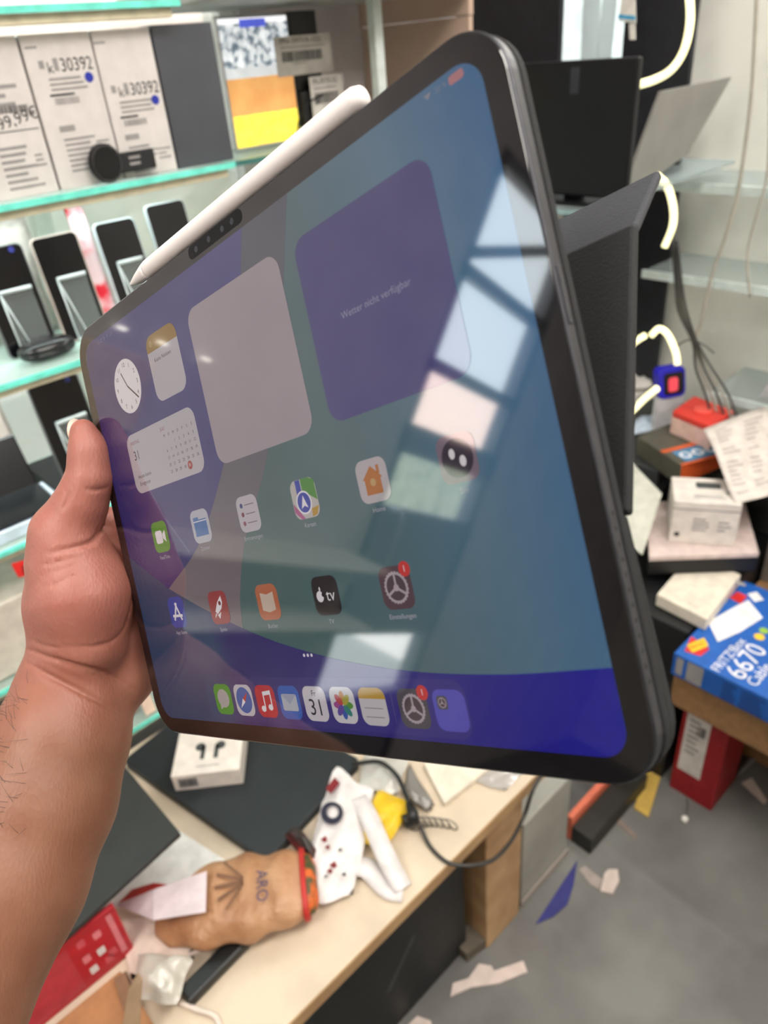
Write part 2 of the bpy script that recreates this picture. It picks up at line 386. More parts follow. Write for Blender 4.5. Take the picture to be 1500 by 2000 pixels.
def ugrad(name, stops, direction, k=1.0):
    """emission gradient along a direction of the tablet's own axes; stops = [(mm, rgb), ...]"""
    m = um(name, (0, 0, 0), k); nt = m.node_tree; p = nt.nodes['Principled BSDF']
    rp = [n for n in nt.nodes if n.type == 'VALTORGB'][0]; tc = [n for n in nt.nodes if n.type == 'TEX_COORD'][0]
    dt = nt.nodes.new('ShaderNodeVectorMath'); dt.operation = 'DOT_PRODUCT'; d = nrm(direction)
    dt.inputs[1].default_value = (d[0], d[1], 0); nt.links.new(tc.outputs['Object'], dt.inputs[0])
    mr = nt.nodes.new('ShaderNodeMapRange'); mr.inputs[1].default_value = stops[0][0] / 1000; mr.inputs[2].default_value = stops[-1][0] / 1000
    nt.links.new(dt.outputs['Value'], mr.inputs[0]); nt.links.new(mr.outputs[0], rp.inputs['Fac'])
    while len(rp.color_ramp.elements) > 2: rp.color_ramp.elements.remove(rp.color_ramp.elements[-1])
    a, b = stops[0][0], stops[-1][0]
    rp.color_ramp.elements[0].position = 0; rp.color_ramp.elements[0].color = lin(stops[0][1])
    rp.color_ramp.elements[1].position = 1; rp.color_ramp.elements[1].color = lin(stops[-1][1])
    for s, c in stops[1:-1]:
        e = rp.color_ramp.elements.new((s - a) / (b - a)); e.color = lin(c)
    return m
class UI(Print):
    def __init__(s): Print.__init__(s, (0, 0, 0), (1, 0, 0), (0, 1, 0))
    def P(s, p, l=0): return V(p[0] / 1000, p[1] / 1000, (.02 + .02 * l) / 1000)
    def build(s, name, parent): return s.mb.build(name, s.mats, parent, local=True)
DW, DH = 264.8, 198.6
u_ = UI()
teal_w = ugrad('wallpaper_teal', [(-60, (78, 118, 120)), (0, (90, 126, 126)), (55, (104, 136, 144)), (100, (104, 148, 176)), (140, (78, 138, 192))], (1, .12))
u_.poly(rrect(0, 0, DW, DH, 9, 8), teal_w)
display = u_.build('display', tablet)
def clipped(pts): return [(max(-DW / 2, min(DW / 2, a)), max(-DH / 2, min(DH / 2, b))) for a, b in pts]
def curve(pts, n=8): return [tuple(q[:2]) for q in spline([(a, b, 0) for a, b in pts], n)]
edgeA = curve([(17, 99.3), (11.4, 86), (-3, 50), (-29.6, 15.3), (-61.5, -14.4), (-98.6, -33)])
edgeB = curve([(46, 99.3), (24, 50), (.6, 11.3), (-24.7, -16.7), (-38, -40), (-42.2, -57)])
band = curve([(-132.4, -13), (-98.6, -33), (-39.8, -56), (10, -68.5), (54.7, -74.4), (95, -75.5), (132.4, -73.5)])
u_ = UI()
u_.poly(edgeA + edgeB[::-1], ugrad('wallpaper_lilac', [(-60, (150, 132, 140)), (20, (120, 118, 128)), (100, (104, 108, 122))], (.2, 1)), 1)
left_edge = [(-132.4, -13), (-132.4, 90), (-130, 96.5), (-123.4, 99.3)]
ia = [i for i, q in enumerate(edgeA)]
u_.poly(left_edge + edgeA + [(-115, -24)], ugrad('wallpaper_purple', [(-140, (40, 40, 122)), (-60, (70, 66, 142)), (30, (92, 88, 160))], (1, .2)), 2)
u_.poly([(-103.5, 27.5), (-101.5, 27.5), (-87, 2), (-71, -17.5), (-72.4, -18.2), (-88.6, 1.2)], um('wallpaper_line', (104, 100, 160)), 3)
rr_ = rrect(0, 0, DW, DH, 9, 8); bl_ = [q for q in rr_ if q[0] < 0 and q[1] < -80]; br_ = [q for q in rr_ if q[0] > 0 and q[1] < -80]
u_.poly(band + br_[::-1] + bl_[::-1],
        ugrad('wallpaper_indigo_reflection', [(-132, (36, 78, 120)), (-70, (66, 90, 132)), (-55, (62, 52, 128)), (40, (58, 46, 150)), (132, (14, 18, 196))], (1, 0)), 4)  # step from steel to indigo paints the edge of a reflection
u_.build('wallpaper', display)
uw, uw2 = um('screen_white', (232, 220, 226)), um('screen_bright_white', (255, 246, 250), 1.35)
ud = um('screen_dark_text', (70, 64, 74), .5)
def ui(name, fn):
    q = UI(); fn(q); o = q.build(name, display)
    if name == 'status_bar': o['kind'] = 'stuff'
    return o
def clock(q):
    q.poly(disc(-95.2, 68.3, 13.2, 40), uw2, 5)
    for k in range(12):
        a = math.radians(90 - 30 * (k + 1)); q.text(str(k + 1), -95.2 + 10.4 * math.cos(a), 68.3 + 10.4 * math.sin(a), 3.0, ud, 6)
    for ang, ln, wd in ((118, 8.5, .7), (-42, 11.5, .8)):
        a = math.radians(ang); d = V(math.cos(a), math.sin(a)); e = V(-d[1], d[0]) * wd / 2; c = V(-95.2, 68.3)
        q.poly([c - e, c + d * ln - e, c + d * ln + e, c + e][::1], ud, 7)
ui('clock_widget', clock)
def notes(q):
    q.poly(rrect(-56.6, 68.5, 27.5, 30.6, 5.5), uw, 5)
    top = [(a, b) for a, b in rrect(-56.6, 68.5, 27.5, 30.6, 5.5) if b > 76.6]
    q.poly([(-42.85, 76.4)] + top + [(-70.35, 76.4)], um('notes_ochre', (196, 150, 50), .9), 6)
    q.text('Keine Notizen', -58, 72, 2.6, ud, 6); q.poly(disc(-66, 80, 1.6, 14), um('notes_light', (210, 176, 100)), 7)
ui('notes_widget', notes)
def cal(q):
    q.poly(rrect(-75.8, 30.8, 65.8, 29.4, 5.5), uw, 5)
    q.text('FREITAG', -100.2, 41.0, 2.4, um('calendar_red', (170, 70, 80)), 6); q.text('31', -101, 34.6, 6.4, ud, 6)
    q.text('Heute keine', -97.5, 24.2, 2.7, ud, 6); q.text('Ereignisse', -98.5, 20.6, 2.7, ud, 6)
    q.text('JULI', -72, 41.4, 2.4, um('calendar_red', (170, 70, 80)), 6)
    for c, s in enumerate('MDMDFSS'): q.text(s, -71.5 + 4.15 * c, 37.9, 2.0, ud, 6)
    for d in range(1, 32):
        k = d + 1; r, c = divmod(k, 7); x, y = -71.5 + 4.15 * c, 34.2 - 3.35 * r
        if d == 31: q.poly(disc(x, y, 2.0, 18), um('calendar_red_dot', (210, 80, 76)), 6); q.text('31', x, y, 2.0, uw2, 7)
        else: q.text(str(d), x, y, 2.0, ud, 6)
ui('calendar_widget', cal)
def photosw(q): q.poly(rrect(.6, 49.6, 65.6, 67.6, 6.5), um('blank_widget_lilac', (214, 196, 204), .92), 5)
ui('blank_widget', photosw)
def wea(q):
    q.poly(rrect(76, 49.3, 65.8, 66.6, 6.5), ugrad('weather_veiled_indigo', [(-20, (98, 92, 164)), (90, (84, 80, 152))], (.2, 1)), 5)  # indigo lightened to imitate the reflected veil on the glass
    q.text('Wetter nicht verfügbar', 76, 49.8, 3.5, um('weather_pale_text', (190, 186, 220), 1.0), 6)
ui('weather_widget', wea)
IC = {}
def icon(name, cx, cy, rgb, glyph=None, label=None, s=15.2, k=1.0, l=5, lab_dy=-10.2):
    def fn(q):
        q.poly(rrect(cx, cy, s, s, 3.6), um(name + '_ground', rgb, k), l)
        if glyph: glyph(q, cx, cy, s / 15.2, l + 1)
        if label: q.text(label, cx, cy + lab_dy, 2.5, um('icon_caption', (226, 222, 232), 1.0), l)
    return ui(name, fn)
g_w = lambda q, l: uw2
def g_face(q, x, y, s, l):
    q.poly(rrect(x - 1.4 * s, y, 6.6 * s, 6.4 * s, 1.4 * s), uw2, l); q.poly([(x + 2.2 * s, y - 1 * s), (x + 4.9 * s, y - 3 * s), (x + 4.9 * s, y + 3 * s), (x + 2.2 * s, y + 1 * s)], uw2, l)
def g_folder(q, x, y, s, l):
    b = um('folder_blue', (56, 128, 206)); q.rect(x - 5.4, y - 4.4, x + 5.4, y + 3.2, b, l); q.rect(x - 5.4, y + 3.2, x - 1, y + 4.4, b, l); q.rect(x - 5.4, y + 2.2, x + 5.4, y + 2.6, uw2, l + 1)
def g_list(q, x, y, s, l):
    for i, c in enumerate(((60, 70, 150), (150, 60, 90), (170, 90, 110))):
        yy = y + 3.8 - 3.8 * i; q.poly(disc(x - 4, yy, 1.05, 14), um('list_dot_%d' % 'abc'.find('abc'[i]), c), l); q.rect(x - 1.8, yy - .2, x + 5, yy + .2, um('list_rule', (140, 120, 130)), l)
def g_map(q, x, y, s, l):
    q.poly([(x - .5, y + 7.6), (x + 4, y + 7.6), (x + 7.2, y + 6.4), (x + 7.4, y - 1.5), (x - .5, y + 3)], um('map_green', (96, 176, 72)), l)
    q.poly([(x - 7.4, y - 1), (x - 7.4, y - 4.5), (x - 4, y - 7.6), (x - 1.8, y - 7.6)], um('map_pink', (220, 110, 170)), l)
    q.poly([(x + 2.6, y - 7.4), (x + 5.6, y - 6.8), (x + 7.4, y - 3.6), (x + 3, y - 4.2)], um('map_yellow', (232, 178, 60)), l)
    q.rect(x - 4, y + 1, x - 1, y + 7.5, um('map_blue', (60, 84, 206)), l); q.poly(disc(x - .8, y - 1.4, 4.6, 24), uw2, l + 1); q.poly(disc(x - .8, y - 1.4, 3.9, 24), um('map_blue', (60, 84, 206)), l + 2)
    q.poly([(x - .8, y + 1.4), (x - 2.8, y - 3.6), (x - .8, y - 2.6), (x + 1.2, y - 3.6)], uw2, l + 3)
def g_home(q, x, y, s, l):
    o = um('home_orange', (232, 138, 58)); q.poly([(x - 5, y + .6), (x, y + 5.2), (x + 5, y + .6), (x + 4, y + .6), (x + 4, y - 4.8), (x - 4, y - 4.8), (x - 4, y + .6)], o, l); q.rect(x + 2.6, y + 2, x + 4, y + 5, o, l); q.poly(disc(x, y - .6, 1.4, 14), um('home_glow', (246, 196, 130)), l + 1)
def g_orb(q, x, y, s, l):
    q.poly(disc(x, y, 6.2, 28), um('orb_dark', (66, 48, 72)), l); q.poly(disc(x - 1.8, y + 1.6, 1.2, 14, 1.7), uw2, l + 1); q.poly(disc(x + 2, y - 1.2, 1.3, 14, 1.8), uw2, l + 1)
def bar(q, x0, y0, x1, y1, wd, m, l):
    d = nrm((x1 - x0, y1 - y0)); e = V(-d[1], d[0]) * wd / 2; a, b = V(x0, y0), V(x1, y1); q.poly([a - e, b - e, b + e, a + e], m, l)
def g_a(q, x, y, s, l):
    for a in ((-3.6, -4, .7, 4.6), (3.6, -4, -.7, 4.6), (-4.6, -1.8, 4.6, -1.8)): bar(q, x + a[0], y + a[1], x + a[2], y + a[3], 1.3, uw2, l)
def g_rocket(q, x, y, s, l):
    q.poly([(x + 3.2, y + 5.4), (x - .6, y + 2.4), (x - 3.4, y - 1.6), (x - 2, y - 3), (x + 2, y - .6), (x + 3.6, y + 2.2)], uw2, l); q.poly(disc(x + 1.4, y + 2, 1.1, 12), um('rocket_window', (150, 60, 70)), l + 1); q.poly([(x - 2, y - 3.4), (x - .6, y - 5.2), (x + 1.2, y - 2)], uw2, l); q.poly([(x - 4.6, y - 4.8), (x - 3.4, y - 2.4), (x - 2.6, y - 3.2)], uw2, l)
def g_book(q, x, y, s, l):
    for k in (-1, 1): q.poly([(x, y + 3.2), (x + k * 4.6, y + 4.2), (x + k * 4.6, y - 3.4), (x, y - 4.4)][::k], um('book_pages', (255, 226, 206)), l)
def g_tv(q, x, y, s, l):
    q.poly(disc(x - 3.6, y - .2, 2.1, 18, 2.2), uw2, l); q.poly(disc(x - 3.1, y + 2.7, .45, 10, .9), uw2, l); q.poly(disc(x - 1.7, y + .4, .8, 12), um('tv_ground', (58, 46, 52), .5), l + 1); q.text('tv', x + 2.6, y - .1, 6.6, uw2, l)
def gear(q, x, y, r, l, m, g):
    n = 48; q.poly([(x + r * (1 if k % 2 else .92) * math.cos(2 * math.pi * k / n), y + r * (1 if k % 2 else .92) * math.sin(2 * math.pi * k / n)) for k in range(n)], m, l)
    q.poly(disc(x, y, r * .78, 30), g, l + 1)
    for a in (90, 210, 330): bar(q, x, y, x + .8 * r * math.cos(math.radians(a)), y + .8 * r * math.sin(math.radians(a)), r * .16, m, l + 2)
    q.poly(disc(x, y, r * .22, 16), m, l + 2)
gm, gg = um('gear_light', (226, 206, 214), 1.0), um('gear_dark', (120, 96, 104), .8)
def g_gear(q, x, y, s, l): gear(q, x, y, 5.9 * s, l, gm, gg)
def badge(name, x, y):
    def fn(q): q.poly(disc(x, y, 2.7, 22), um('badge_red', (236, 66, 64), 1.3), 10); q.text('1', x, y, 3.2, uw2, 11)
    return ui(name, fn)
cx = [-95.4, -57.2, -18.9, 19.2, 57.3, 95.5]; r1, r2 = -7.2, -45.0
icon('video_call_icon', cx[0], r1, (96, 186, 66), g_face, 'FaceTime')
icon('folder_icon', cx[1], r1, (226, 222, 234), g_folder, 'Dateien')
icon('reminder_icon', cx[2], r1, (236, 224, 232), g_list, 'Erinnerungen')
icon('map_icon', cx[3], r1, (236, 226, 220), g_map, 'Karten')
icon('home_icon', cx[4], r1, (236, 222, 226), g_home, 'Home')
icon('assistant_icon', cx[5], r1, (176, 150, 172), g_orb, 'Siri', k=.8)
icon('app_store_icon', cx[0], r2, (50, 92, 200), g_a, 'App Store')
icon('rocket_icon', cx[1], r2, (196, 66, 70), g_rocket, 'Spiele')
icon('book_icon', cx[2], r2, (232, 128, 84), g_book, 'Bücher')
icon('tv_icon', cx[3], r2, (58, 46, 52), g_tv, 'TV', k=.5)
icon('settings_icon', cx[4], r2, (128, 96, 106), g_gear, 'Einstellungen', k=.8)
badge('notification_badge', 62.9, -38.9)
ui('dock', lambda q: q.poly(rrect(-3, -87.4, 162, 20.6, 6), ugrad('dock_reflection_tint', [(-85, (60, 96, 136)), (-66, (70, 88, 136)), (-54, (74, 60, 134)), (80, (72, 60, 168))], (1, 0)), 5))  # same painted reflection edge carried across the dock
dy = -87.9; ds = 14.4
def g_msg(q, x, y, s, l): q.poly(disc(x, y + .4, 4.9, 24, 4.4), um('message_bubble', (232, 222, 216), .9), l); q.poly([(x - 3.6, y - 2), (x - 3.6, y - 5), (x - .6, y - 3.6)], um('message_bubble', (232, 222, 216), .9), l)
def g_compass(q, x, y, s, l):
    q.poly(disc(x, y, 6, 30), um('compass_blue', (66, 118, 206)), l)
    q.poly([(x + 3.6, y + 3.8), (x - .8, y + .8), (x + .8, y - .8)], um('compass_red', (230, 80, 70)), l + 1); q.poly([(x - 3.6, y - 3.8), (x - .8, y + .8), (x + .8, y - .8)][::-1], uw2, l + 1)
def g_note(q, x, y, s, l):
    q.poly(disc(x - 2.8, y - 3.4, 1.7, 14, 1.4), uw2, l); q.poly(disc(x + 2.6, y - 2.6, 1.7, 14, 1.4), uw2, l)
    q.rect(x - 1.8, y - 3.2, x - 1, y + 4, uw2, l); q.rect(x + 3.4, y - 2.4, x + 4.2, y + 4.8, uw2, l); q.poly([(x - 1.8, y + 2.4), (x + 4.2, y + 3.2), (x + 4.2, y + 5), (x - 1.8, y + 4.2)], uw2, l)
def g_mail(q, x, y, s, l):
    q.poly(rrect(x, y, 10.4, 7.2, 1), um('mail_white', (226, 226, 236)), l); q.poly([(x - 5, y + 3.4), (x, y - .8), (x + 5, y + 3.4)], um('mail_flap', (196, 200, 224)), l + 1)
def g_date(q, x, y, s, l): q.text('Fr', x, y + 4.2, 3.4, ud, l); q.text('31', x + .2, y - 1.8, 9.6, ud, l)
def g_petals(q, x, y, s, l):
    for k, c in enumerate(((240, 160, 60), (210, 200, 70), (110, 180, 70), (70, 160, 150), (70, 110, 210), (120, 90, 190), (200, 90, 170), (230, 80, 80))):
        a = math.radians(90 - 45 * k); cxx, cyy = x + 3 * math.cos(a), y + 3 * math.sin(a)
        e = [(cxx + 2.7 * math.cos(t) * math.cos(a) - 1.5 * math.sin(t) * math.sin(a), cyy + 2.7 * math.cos(t) * math.sin(a) + 1.5 * math.sin(t) * math.cos(a)) for t in np.linspace(0, 2 * math.pi, 16, endpoint=False)]
        q.poly(e, um('petal_' + 'abcdefgh'[k], c), l + (k % 2))
def g_npad(q, x, y, s, l):
    top = [(a, b) for a, b in rrect(x, y, ds, ds, 3.6) if b > y + 3.2]; q.poly([(x + ds / 2, y + 3)] + top + [(x - ds / 2, y + 3)], um('notepad_yellow', (240, 188, 64)), l)
    for k in (-.6, -4): q.rect(x - 5, y + k - .15, x + 5, y + k + .15, um('notepad_rule', (160, 150, 150)), l)
def g_lib(q, x, y, s, l):
    q.poly(rrect(x - 3, y + 2.6, 4.8, 4.8, 1.2), um('mini_grey', (110, 104, 116)), l); gear(q, x - 3, y + 2.6, 1.9, l + 1, gm, gg)
D_ = dict(s=ds, l=6, k=1.15)
icon('message_icon', -70.3, dy, (92, 178, 62), g_msg, **D_)
icon('compass_icon', -53.1, dy, (232, 224, 230), g_compass, **D_)
icon('music_icon', -36.0, dy, (226, 54, 66), g_note, **D_)
icon('mail_icon', -19.0, dy, (66, 112, 210), g_mail, **D_)
icon('date_icon', -1.9, dy, (244, 232, 238), g_date, **D_)
icon('photo_icon', 15.2, dy, (244, 236, 240), g_petals, **D_)
icon('notepad_icon', 32.2, dy, (236, 226, 230), g_npad, **D_)
icon('gear_icon', 52.8, dy, (112, 104, 112), g_gear, s=ds, l=6, k=.9)
icon('app_library_icon', 69.9, dy, (112, 104, 226), g_lib, s=ds, l=6, k=1.1)
ui('dock_divider', lambda q: q.rect(42.5, -93.5, 42.9, -82.3, um('divider', (110, 96, 170)), 6))
badge('notification_badge', 58.6, -82.0)
ui('page_dots', lambda q: [q.poly(disc(a, -68, .7, 12), uw2, 6) for a in (-2.4, 0, 2.4)])
def status(q):
    c = um('status_pale', (196, 196, 214), .8)
    q.text('11:22  Fr. 31. Juli', -107, 96.2, 2.5, c, 6)
    q.poly(rrect(124.2, 96.4, 5.4, 2.6, .9), um('battery_pink', (226, 150, 156), 1.1), 6)
    q.poly([(113.5, 95.6), (112, 97.4), (115, 97.4)], c, 6); q.text('20 %', 118.5, 96.5, 2.2, c, 6)
ui('status_bar', status)
# ---- stylus on the upper edge
stylus = tthing('stylus', 'white stylus pen attached along the upper edge of the tablet', 'stylus')
pen_m = M('white_stylus_plastic', (238, 230, 228), .35, var=.02)
yv, wv, rr = TH / 2 + 4.4, -2.6, 4.45
us = [-57, -56, 80, 85, 87.6, 88.6]; rs = [rr * .98, rr, rr, rr * .96, rr * .75, rr * .3]
v, f = tubev([(u / 1000, yv / 1000, wv / 1000) for u in us], np.array(rs) / 1000, 24); mesh('barrel', v, f, pen_m, stylus, smooth=True, local=True)
us = [-76.4, -76, -74.5, -68, -60, -57]; rs = [.25, .7, 1.15, 2.6, 4.0, rr * .97]
v, f = tubev([(u / 1000, yv / 1000, wv / 1000) for u in us], np.array(rs) / 1000, 24); mesh('tip', v, f, pen_m, stylus, smooth=True, local=True)
# ---- folding cover behind the tablet
folio = tthing('tablet_cover', 'black folding cover behind the tablet, bent out like a stand', 'tablet case')
fol_m = M('black_microfibre', (17, 17, 21), .8, bump=.12, bscale=900); fol_lit = M('lit_black_microfibre', (50, 52, 58), .8, bump=.12, bscale=900)  # lighter rim tone is light falling on the cover, put into colour
extr('back_panel', rrect(0, 0, TW + 1, TH + .6, 18, 8), -8.4, -5.15, fol_m, folio, .0008)
def flap(name, a, b, th, mat, u0=-139, u1=139.5):
    a, b = V(*a), V(*b); d = nrm(b - a); e = V(d[1], -d[0]) * th
    prof = [a, b, b + e, a + e]; v = []
    for u in (u0, u1): v += [(u / 1000, p[0] / 1000, p[1] / 1000) for p in prof]
    fs = [(0, 1, 2, 3), (7, 6, 5, 4)] + [(i, i + 4, (i + 1) % 4 + 4, (i + 1) % 4) for i in range(4)]
    return mesh(name, v, fs, mat, folio, bevel=.0012, local=True)
low = [(x, y) for x, y in rrect(0, 0, TW, TH, 18, 8) if y < 0]; low = [(139.5, -34)] + [q for q in low[::-1]] + [(-139.5, -34)]
extr('folded_panel', low, -13.6, -8.6, fol_m, folio, .0008)
flap('stand_panel', (-33, -13.5), (55.6, -59.5), 4.2, fol_m, u0=-45)
flap('rim_panel', (55.0, -60.5), (78.8, -90.5), 3.4, fol_lit, u0=-45)

# ================================================================== HAND AND FOREARM (one continuous surface from a blended distance field)
def C(x, y, d): return V((x - 750) * d / F, (1000 - y) * d / F, -d)
bones = []   # (p0, r0, p1, r1)
def chain(*pts):
    for a, b in zip(pts[:-1], pts[1:]): bones.append((a[0], a[1], b[0], b[1]))
# forearm and wrist
chain((C(152, 1352, .412), .0300), (C(122, 1440, .404), .0345), (C(78, 1560, .394), .0385), (C(2, 1720, .378), .0415), (C(-150, 1985, .352), .0450), (C(-330, 2280, .325), .0470))
chain((C(104, 1340, .410), .0195), (C(150, 1335, .414), .0230), (C(232, 1330, .420), .0175))
# palm
chain((C(122, 1290, .409), .0180), (C(126, 1180, .405), .0195), (C(124, 1100, .402), .0180))
chain((C(172, 1250, .402), .0220), (C(166, 1160, .399), .0250), (C(146, 1092, .398), .0200))           # thenar pad
chain((C(250, 1300, .424), .0180), (C(252, 1215, .428), .0190), (C(240, 1120, .430), .0185))           # hypothenar side
chain((C(182, 1290, .420), .0220), (C(200, 1120, .428), .0200), (C(212, 1030, .430), .0120))
# thumb
chain((C(134, 1092, .398), .0195), (C(128, 1042, .396), .0165), (C(158, 983, .3925), .0124), (C(176, 932, .3905), .0104), (C(174, 882, .3895), .0088), (C(163, 843, .389), .0066))
# four fingers closing behind the tablet
def tc_(u, v, w_): return tab_cam(u, v, w_)
for (v0, v1, ue, r0, tip, w_) in ((4, 14, -66, .0090, .0072, -18.6), (-14, -10, -56, .0094, .0075, -18.8), (-40, -38, -60, .0090, .0070, -23.6), (-59, -62, -78, .0080, .0062, -22.6)):
    k = tc_(-153, v0, w_ - 5)
    chain((C(185, 1270, .422), .0150), (k, r0 + .0012), (tc_(-122, (v0 * 2 + v1) / 3, w_), r0), (tc_(-95, (v0 + 2 * v1) / 3, w_ + .5), r0 * .93), (tc_(ue, v1, w_ + 1.5), tip))
def cone_sdf(P, a, ra, b, rb):
    ba = b - a; L2 = ba @ ba; t = np.clip(((P - a) @ ba) / L2, 0, 1)
    return np.linalg.norm(P - a - t[..., None] * ba, axis=-1) - (ra + (rb - ra) * t)
def smin(a, b, k):
    h = np.clip(.5 + .5 * (b - a) / k, 0, 1); return b * (1 - h) + a * h - k * h * (1 - h)
grooves = []
def field(P, carve=False):
    """carve: False, or the middle of a small block of points (only bones and grooves near it count)"""
    d = np.full(P.shape[:-1], 1.0); near = carve is not False
    for a, ra, b, rb in bones:
        if near and cone_sdf(carve[None], a, ra, b, rb)[0] > .04: continue
        d = smin(d, cone_sdf(P, a, ra, b, rb), .0075)
    if near:
        for a, b, r in grooves:
            if np.linalg.norm((a + b) / 2 - carve) > .025: continue
            g = cone_sdf(P, a, r, b, r); d = -smin(-d, g, .0009)
    return d
def trace(x, y):
    d = nrm(C(x, y, 1.)); s = .25
    for _ in range(60):
        q = field((d * s)[None], False)[0]; s += q * .9
        if q < 1e-4: return d * s
    return None
creases = [[(52, 1268), (95, 1284), (150, 1300), (215, 1318), (268, 1352)], [(48, 1292), (100, 1322), (160, 1352), (225, 1385), (250, 1400)],
           [(226, 1000), (208, 1026), (180, 1058), (140, 1070), (90, 1082)], [(262, 1130), (255, 1190), (235, 1240), (190, 1262), (130, 1262)],
           [(165, 955), (188, 958), (214, 952)], [(122, 995), (130, 978), (134, 962)], [(178, 1058), (190, 1045), (192, 1030)], [(70, 1105), (110, 1098), (150, 1088)], [(78, 1125), (118, 1112), (165, 1098)],
           [(60, 1250), (90, 1262), (120, 1266)], [(85, 1150), (120, 1135), (160, 1118)], [(110, 1296), (160, 1310), (210, 1330)]]
depth = [.9, .9, .9, .55, .5, .5, .6, .3, .3, .35, .25, .4]
fine = []
for cr, dp in zip(creases, depth):
    pts = [trace(*p) for p in spline([(a, b, 0) for a, b in cr], 4)[:, :2]]
    pts = [p for p in pts if p is not None]
    for i, (a, b) in enumerate(zip(pts[:-1], pts[1:])):
        k = math.sin(math.pi * (i + .5) / (len(pts) - 1)) ** .5; grooves.append((a, b, .0016 * dp * k))
def surface_nets(lo, hi, h, nb=12):
    n = (np.ceil((hi - lo) / h / nb).astype(int)) * nb + 1
    D = np.full(n, 1.0, np.float32); half = h * nb * .5; lim = half * 1.7321 + .004
    cx_ = [lo[i] + h * nb * (np.arange((n[i] - 1) // nb) + .5) for i in range(3)]
    Gc = np.stack(np.meshgrid(*cx_, indexing='ij'), -1); dc = field(Gc, False)
    D_sign = np.repeat(np.repeat(np.repeat(np.where(dc < 0, -1., 1.), nb, 0), nb, 1), nb, 2); D[:-1, :-1, :-1] = D_sign
    o = np.arange(nb + 1) * h
    for bi in np.argwhere(np.abs(dc) < lim):
        st = bi * nb; ax_ = [lo[i] + h * st[i] + o for i in range(3)]
        G = np.stack(np.meshgrid(*ax_, indexing='ij'), -1); c0 = G[nb // 2, nb // 2, nb // 2]
        D[st[0]:st[0] + nb + 1, st[1]:st[1] + nb + 1, st[2]:st[2] + nb + 1] = field(G, c0)
    S = D < 0
    corners = [(i, j, k) for i in (0, 1) for j in (0, 1) for k in (0, 1)]
    sl = lambda A, c: A[c[0]:n[0] - 1 + c[0], c[1]:n[1] - 1 + c[1], c[2]:n[2] - 1 + c[2]]
    cnt = sum(sl(S, c).astype(np.int8) for c in corners); act = (cnt > 0) & (cnt < 8)
    idx = -np.ones(act.shape, int); idx[act] = np.arange(act.sum())
    pos = np.zeros((act.sum(), 3)); wt = np.zeros(act.sum())
    for a in corners:
        for b in corners:
            if a < b and sum(abs(p - q) for p, q in zip(a, b)) == 1:
                da, db = sl(D, a)[act], sl(D, b)[act]; cr = (da < 0) != (db < 0)
                t = np.where(cr, da / np.where(da == db, 1, da - db), 0)
                p = np.array(a) + t[:, None] * (np.array(b) - np.array(a)); pos += p * cr[:, None]; wt += cr
    pos = (np.argwhere(act) + pos / wt[:, None]) * h + lo
    F_ = []
    for axi in range(3):
        o1, o2 = [q for q in range(3) if q != axi]
        A = S[1:-1, 1:-1, 1:-1]
        sh = [slice(1, -1)] * 3; sh[axi] = slice(2, None); Bn = S[tuple(sh)]
        E_ = np.argwhere(A != Bn) + 1; Q = []
        for d1, d2 in ((0, 0), (1, 0), (1, 1), (0, 1)):
            k = E_.copy(); k[:, o1] -= d1; k[:, o2] -= d2; Q.append(idx[k[:, 0], k[:, 1], k[:, 2]])
        Q = np.stack(Q, 1); flip = S[E_[:, 0], E_[:, 1], E_[:, 2]] ^ (axi == 1); Q[flip] = Q[flip][:, ::-1]
        F_ += Q[Q.min(1) >= 0].tolist()
    return pos, F_
P_all = np.array([b[0] for b in bones] + [b[2] for b in bones])
lo = np.maximum(P_all.min(0) - .05, V(-.30, -.33, -.50)); hi = P_all.max(0) + .03
hv, hf = surface_nets(lo, hi, .0012)
skin = bpy.data.materials.new('skin'); skin.use_nodes = True
nt = skin.node_tree; p = nt.nodes['Principled BSDF']
att = nt.nodes.new('ShaderNodeAttribute'); att.attribute_name = 'palm_red'
tc = nt.nodes.new('ShaderNodeTexCoord'); nz = nt.nodes.new('ShaderNodeTexNoise'); nz.inputs['Scale'].default_value = 55; nz.inputs['Detail'].default_value = 5
nt.links.new(tc.outputs['Object'], nz.inputs['Vector'])
mx = nt.nodes.new('ShaderNodeMix'); mx.data_type = 'RGBA'; mx.inputs[6].default_value = lin((134, 90, 68)); mx.inputs[7].default_value = lin((166, 105, 92))
nt.links.new(att.outputs['Fac'], mx.inputs[0])
mx2 = nt.nodes.new('ShaderNodeMix'); mx2.data_type = 'RGBA'; mx2.blend_type = 'MULTIPLY'; mx2.inputs[0].default_value = .55
rp = nt.nodes.new('ShaderNodeValToRGB'); rp.color_ramp.elements[0].position = .35; rp.color_ramp.elements[1].position = .65
rp.color_ramp.elements[0].color = (.82, .70, .66, 1); rp.color_ramp.elements[1].color = (1, 1, 1, 1)
nt.links.new(nz.outputs['Fac'], rp.inputs['Fac']); nt.links.new(mx.outputs[2], mx2.inputs[6]); nt.links.new(rp.outputs['Color'], mx2.inputs[7])
nt.links.new(mx2.outputs[2], p.inputs['Base Color'])
p.inputs['Roughness'].default_value = .5; p.inputs['Subsurface Weight'].default_value = .12
p.inputs['Subsurface Radius'].default_value = (1, .35, .2); p.inputs['Subsurface Scale'].default_value = .005
vo = nt.nodes.new('ShaderNodeTexVoronoi'); vo.inputs['Scale'].default_value = 700
mpn = nt.nodes.new('ShaderNodeMapping'); mpn.inputs['Scale'].default_value = (1, .45, 1)
nt.links.new(tc.outputs['Object'], mpn.inputs['Vector']); nt.links.new(mpn.outputs[0], vo.inputs['Vector'])
bp = nt.nodes.new('ShaderNodeBump'); bp.inputs['Strength'].default_value = .18; bp.inputs['Distance'].default_value = .001
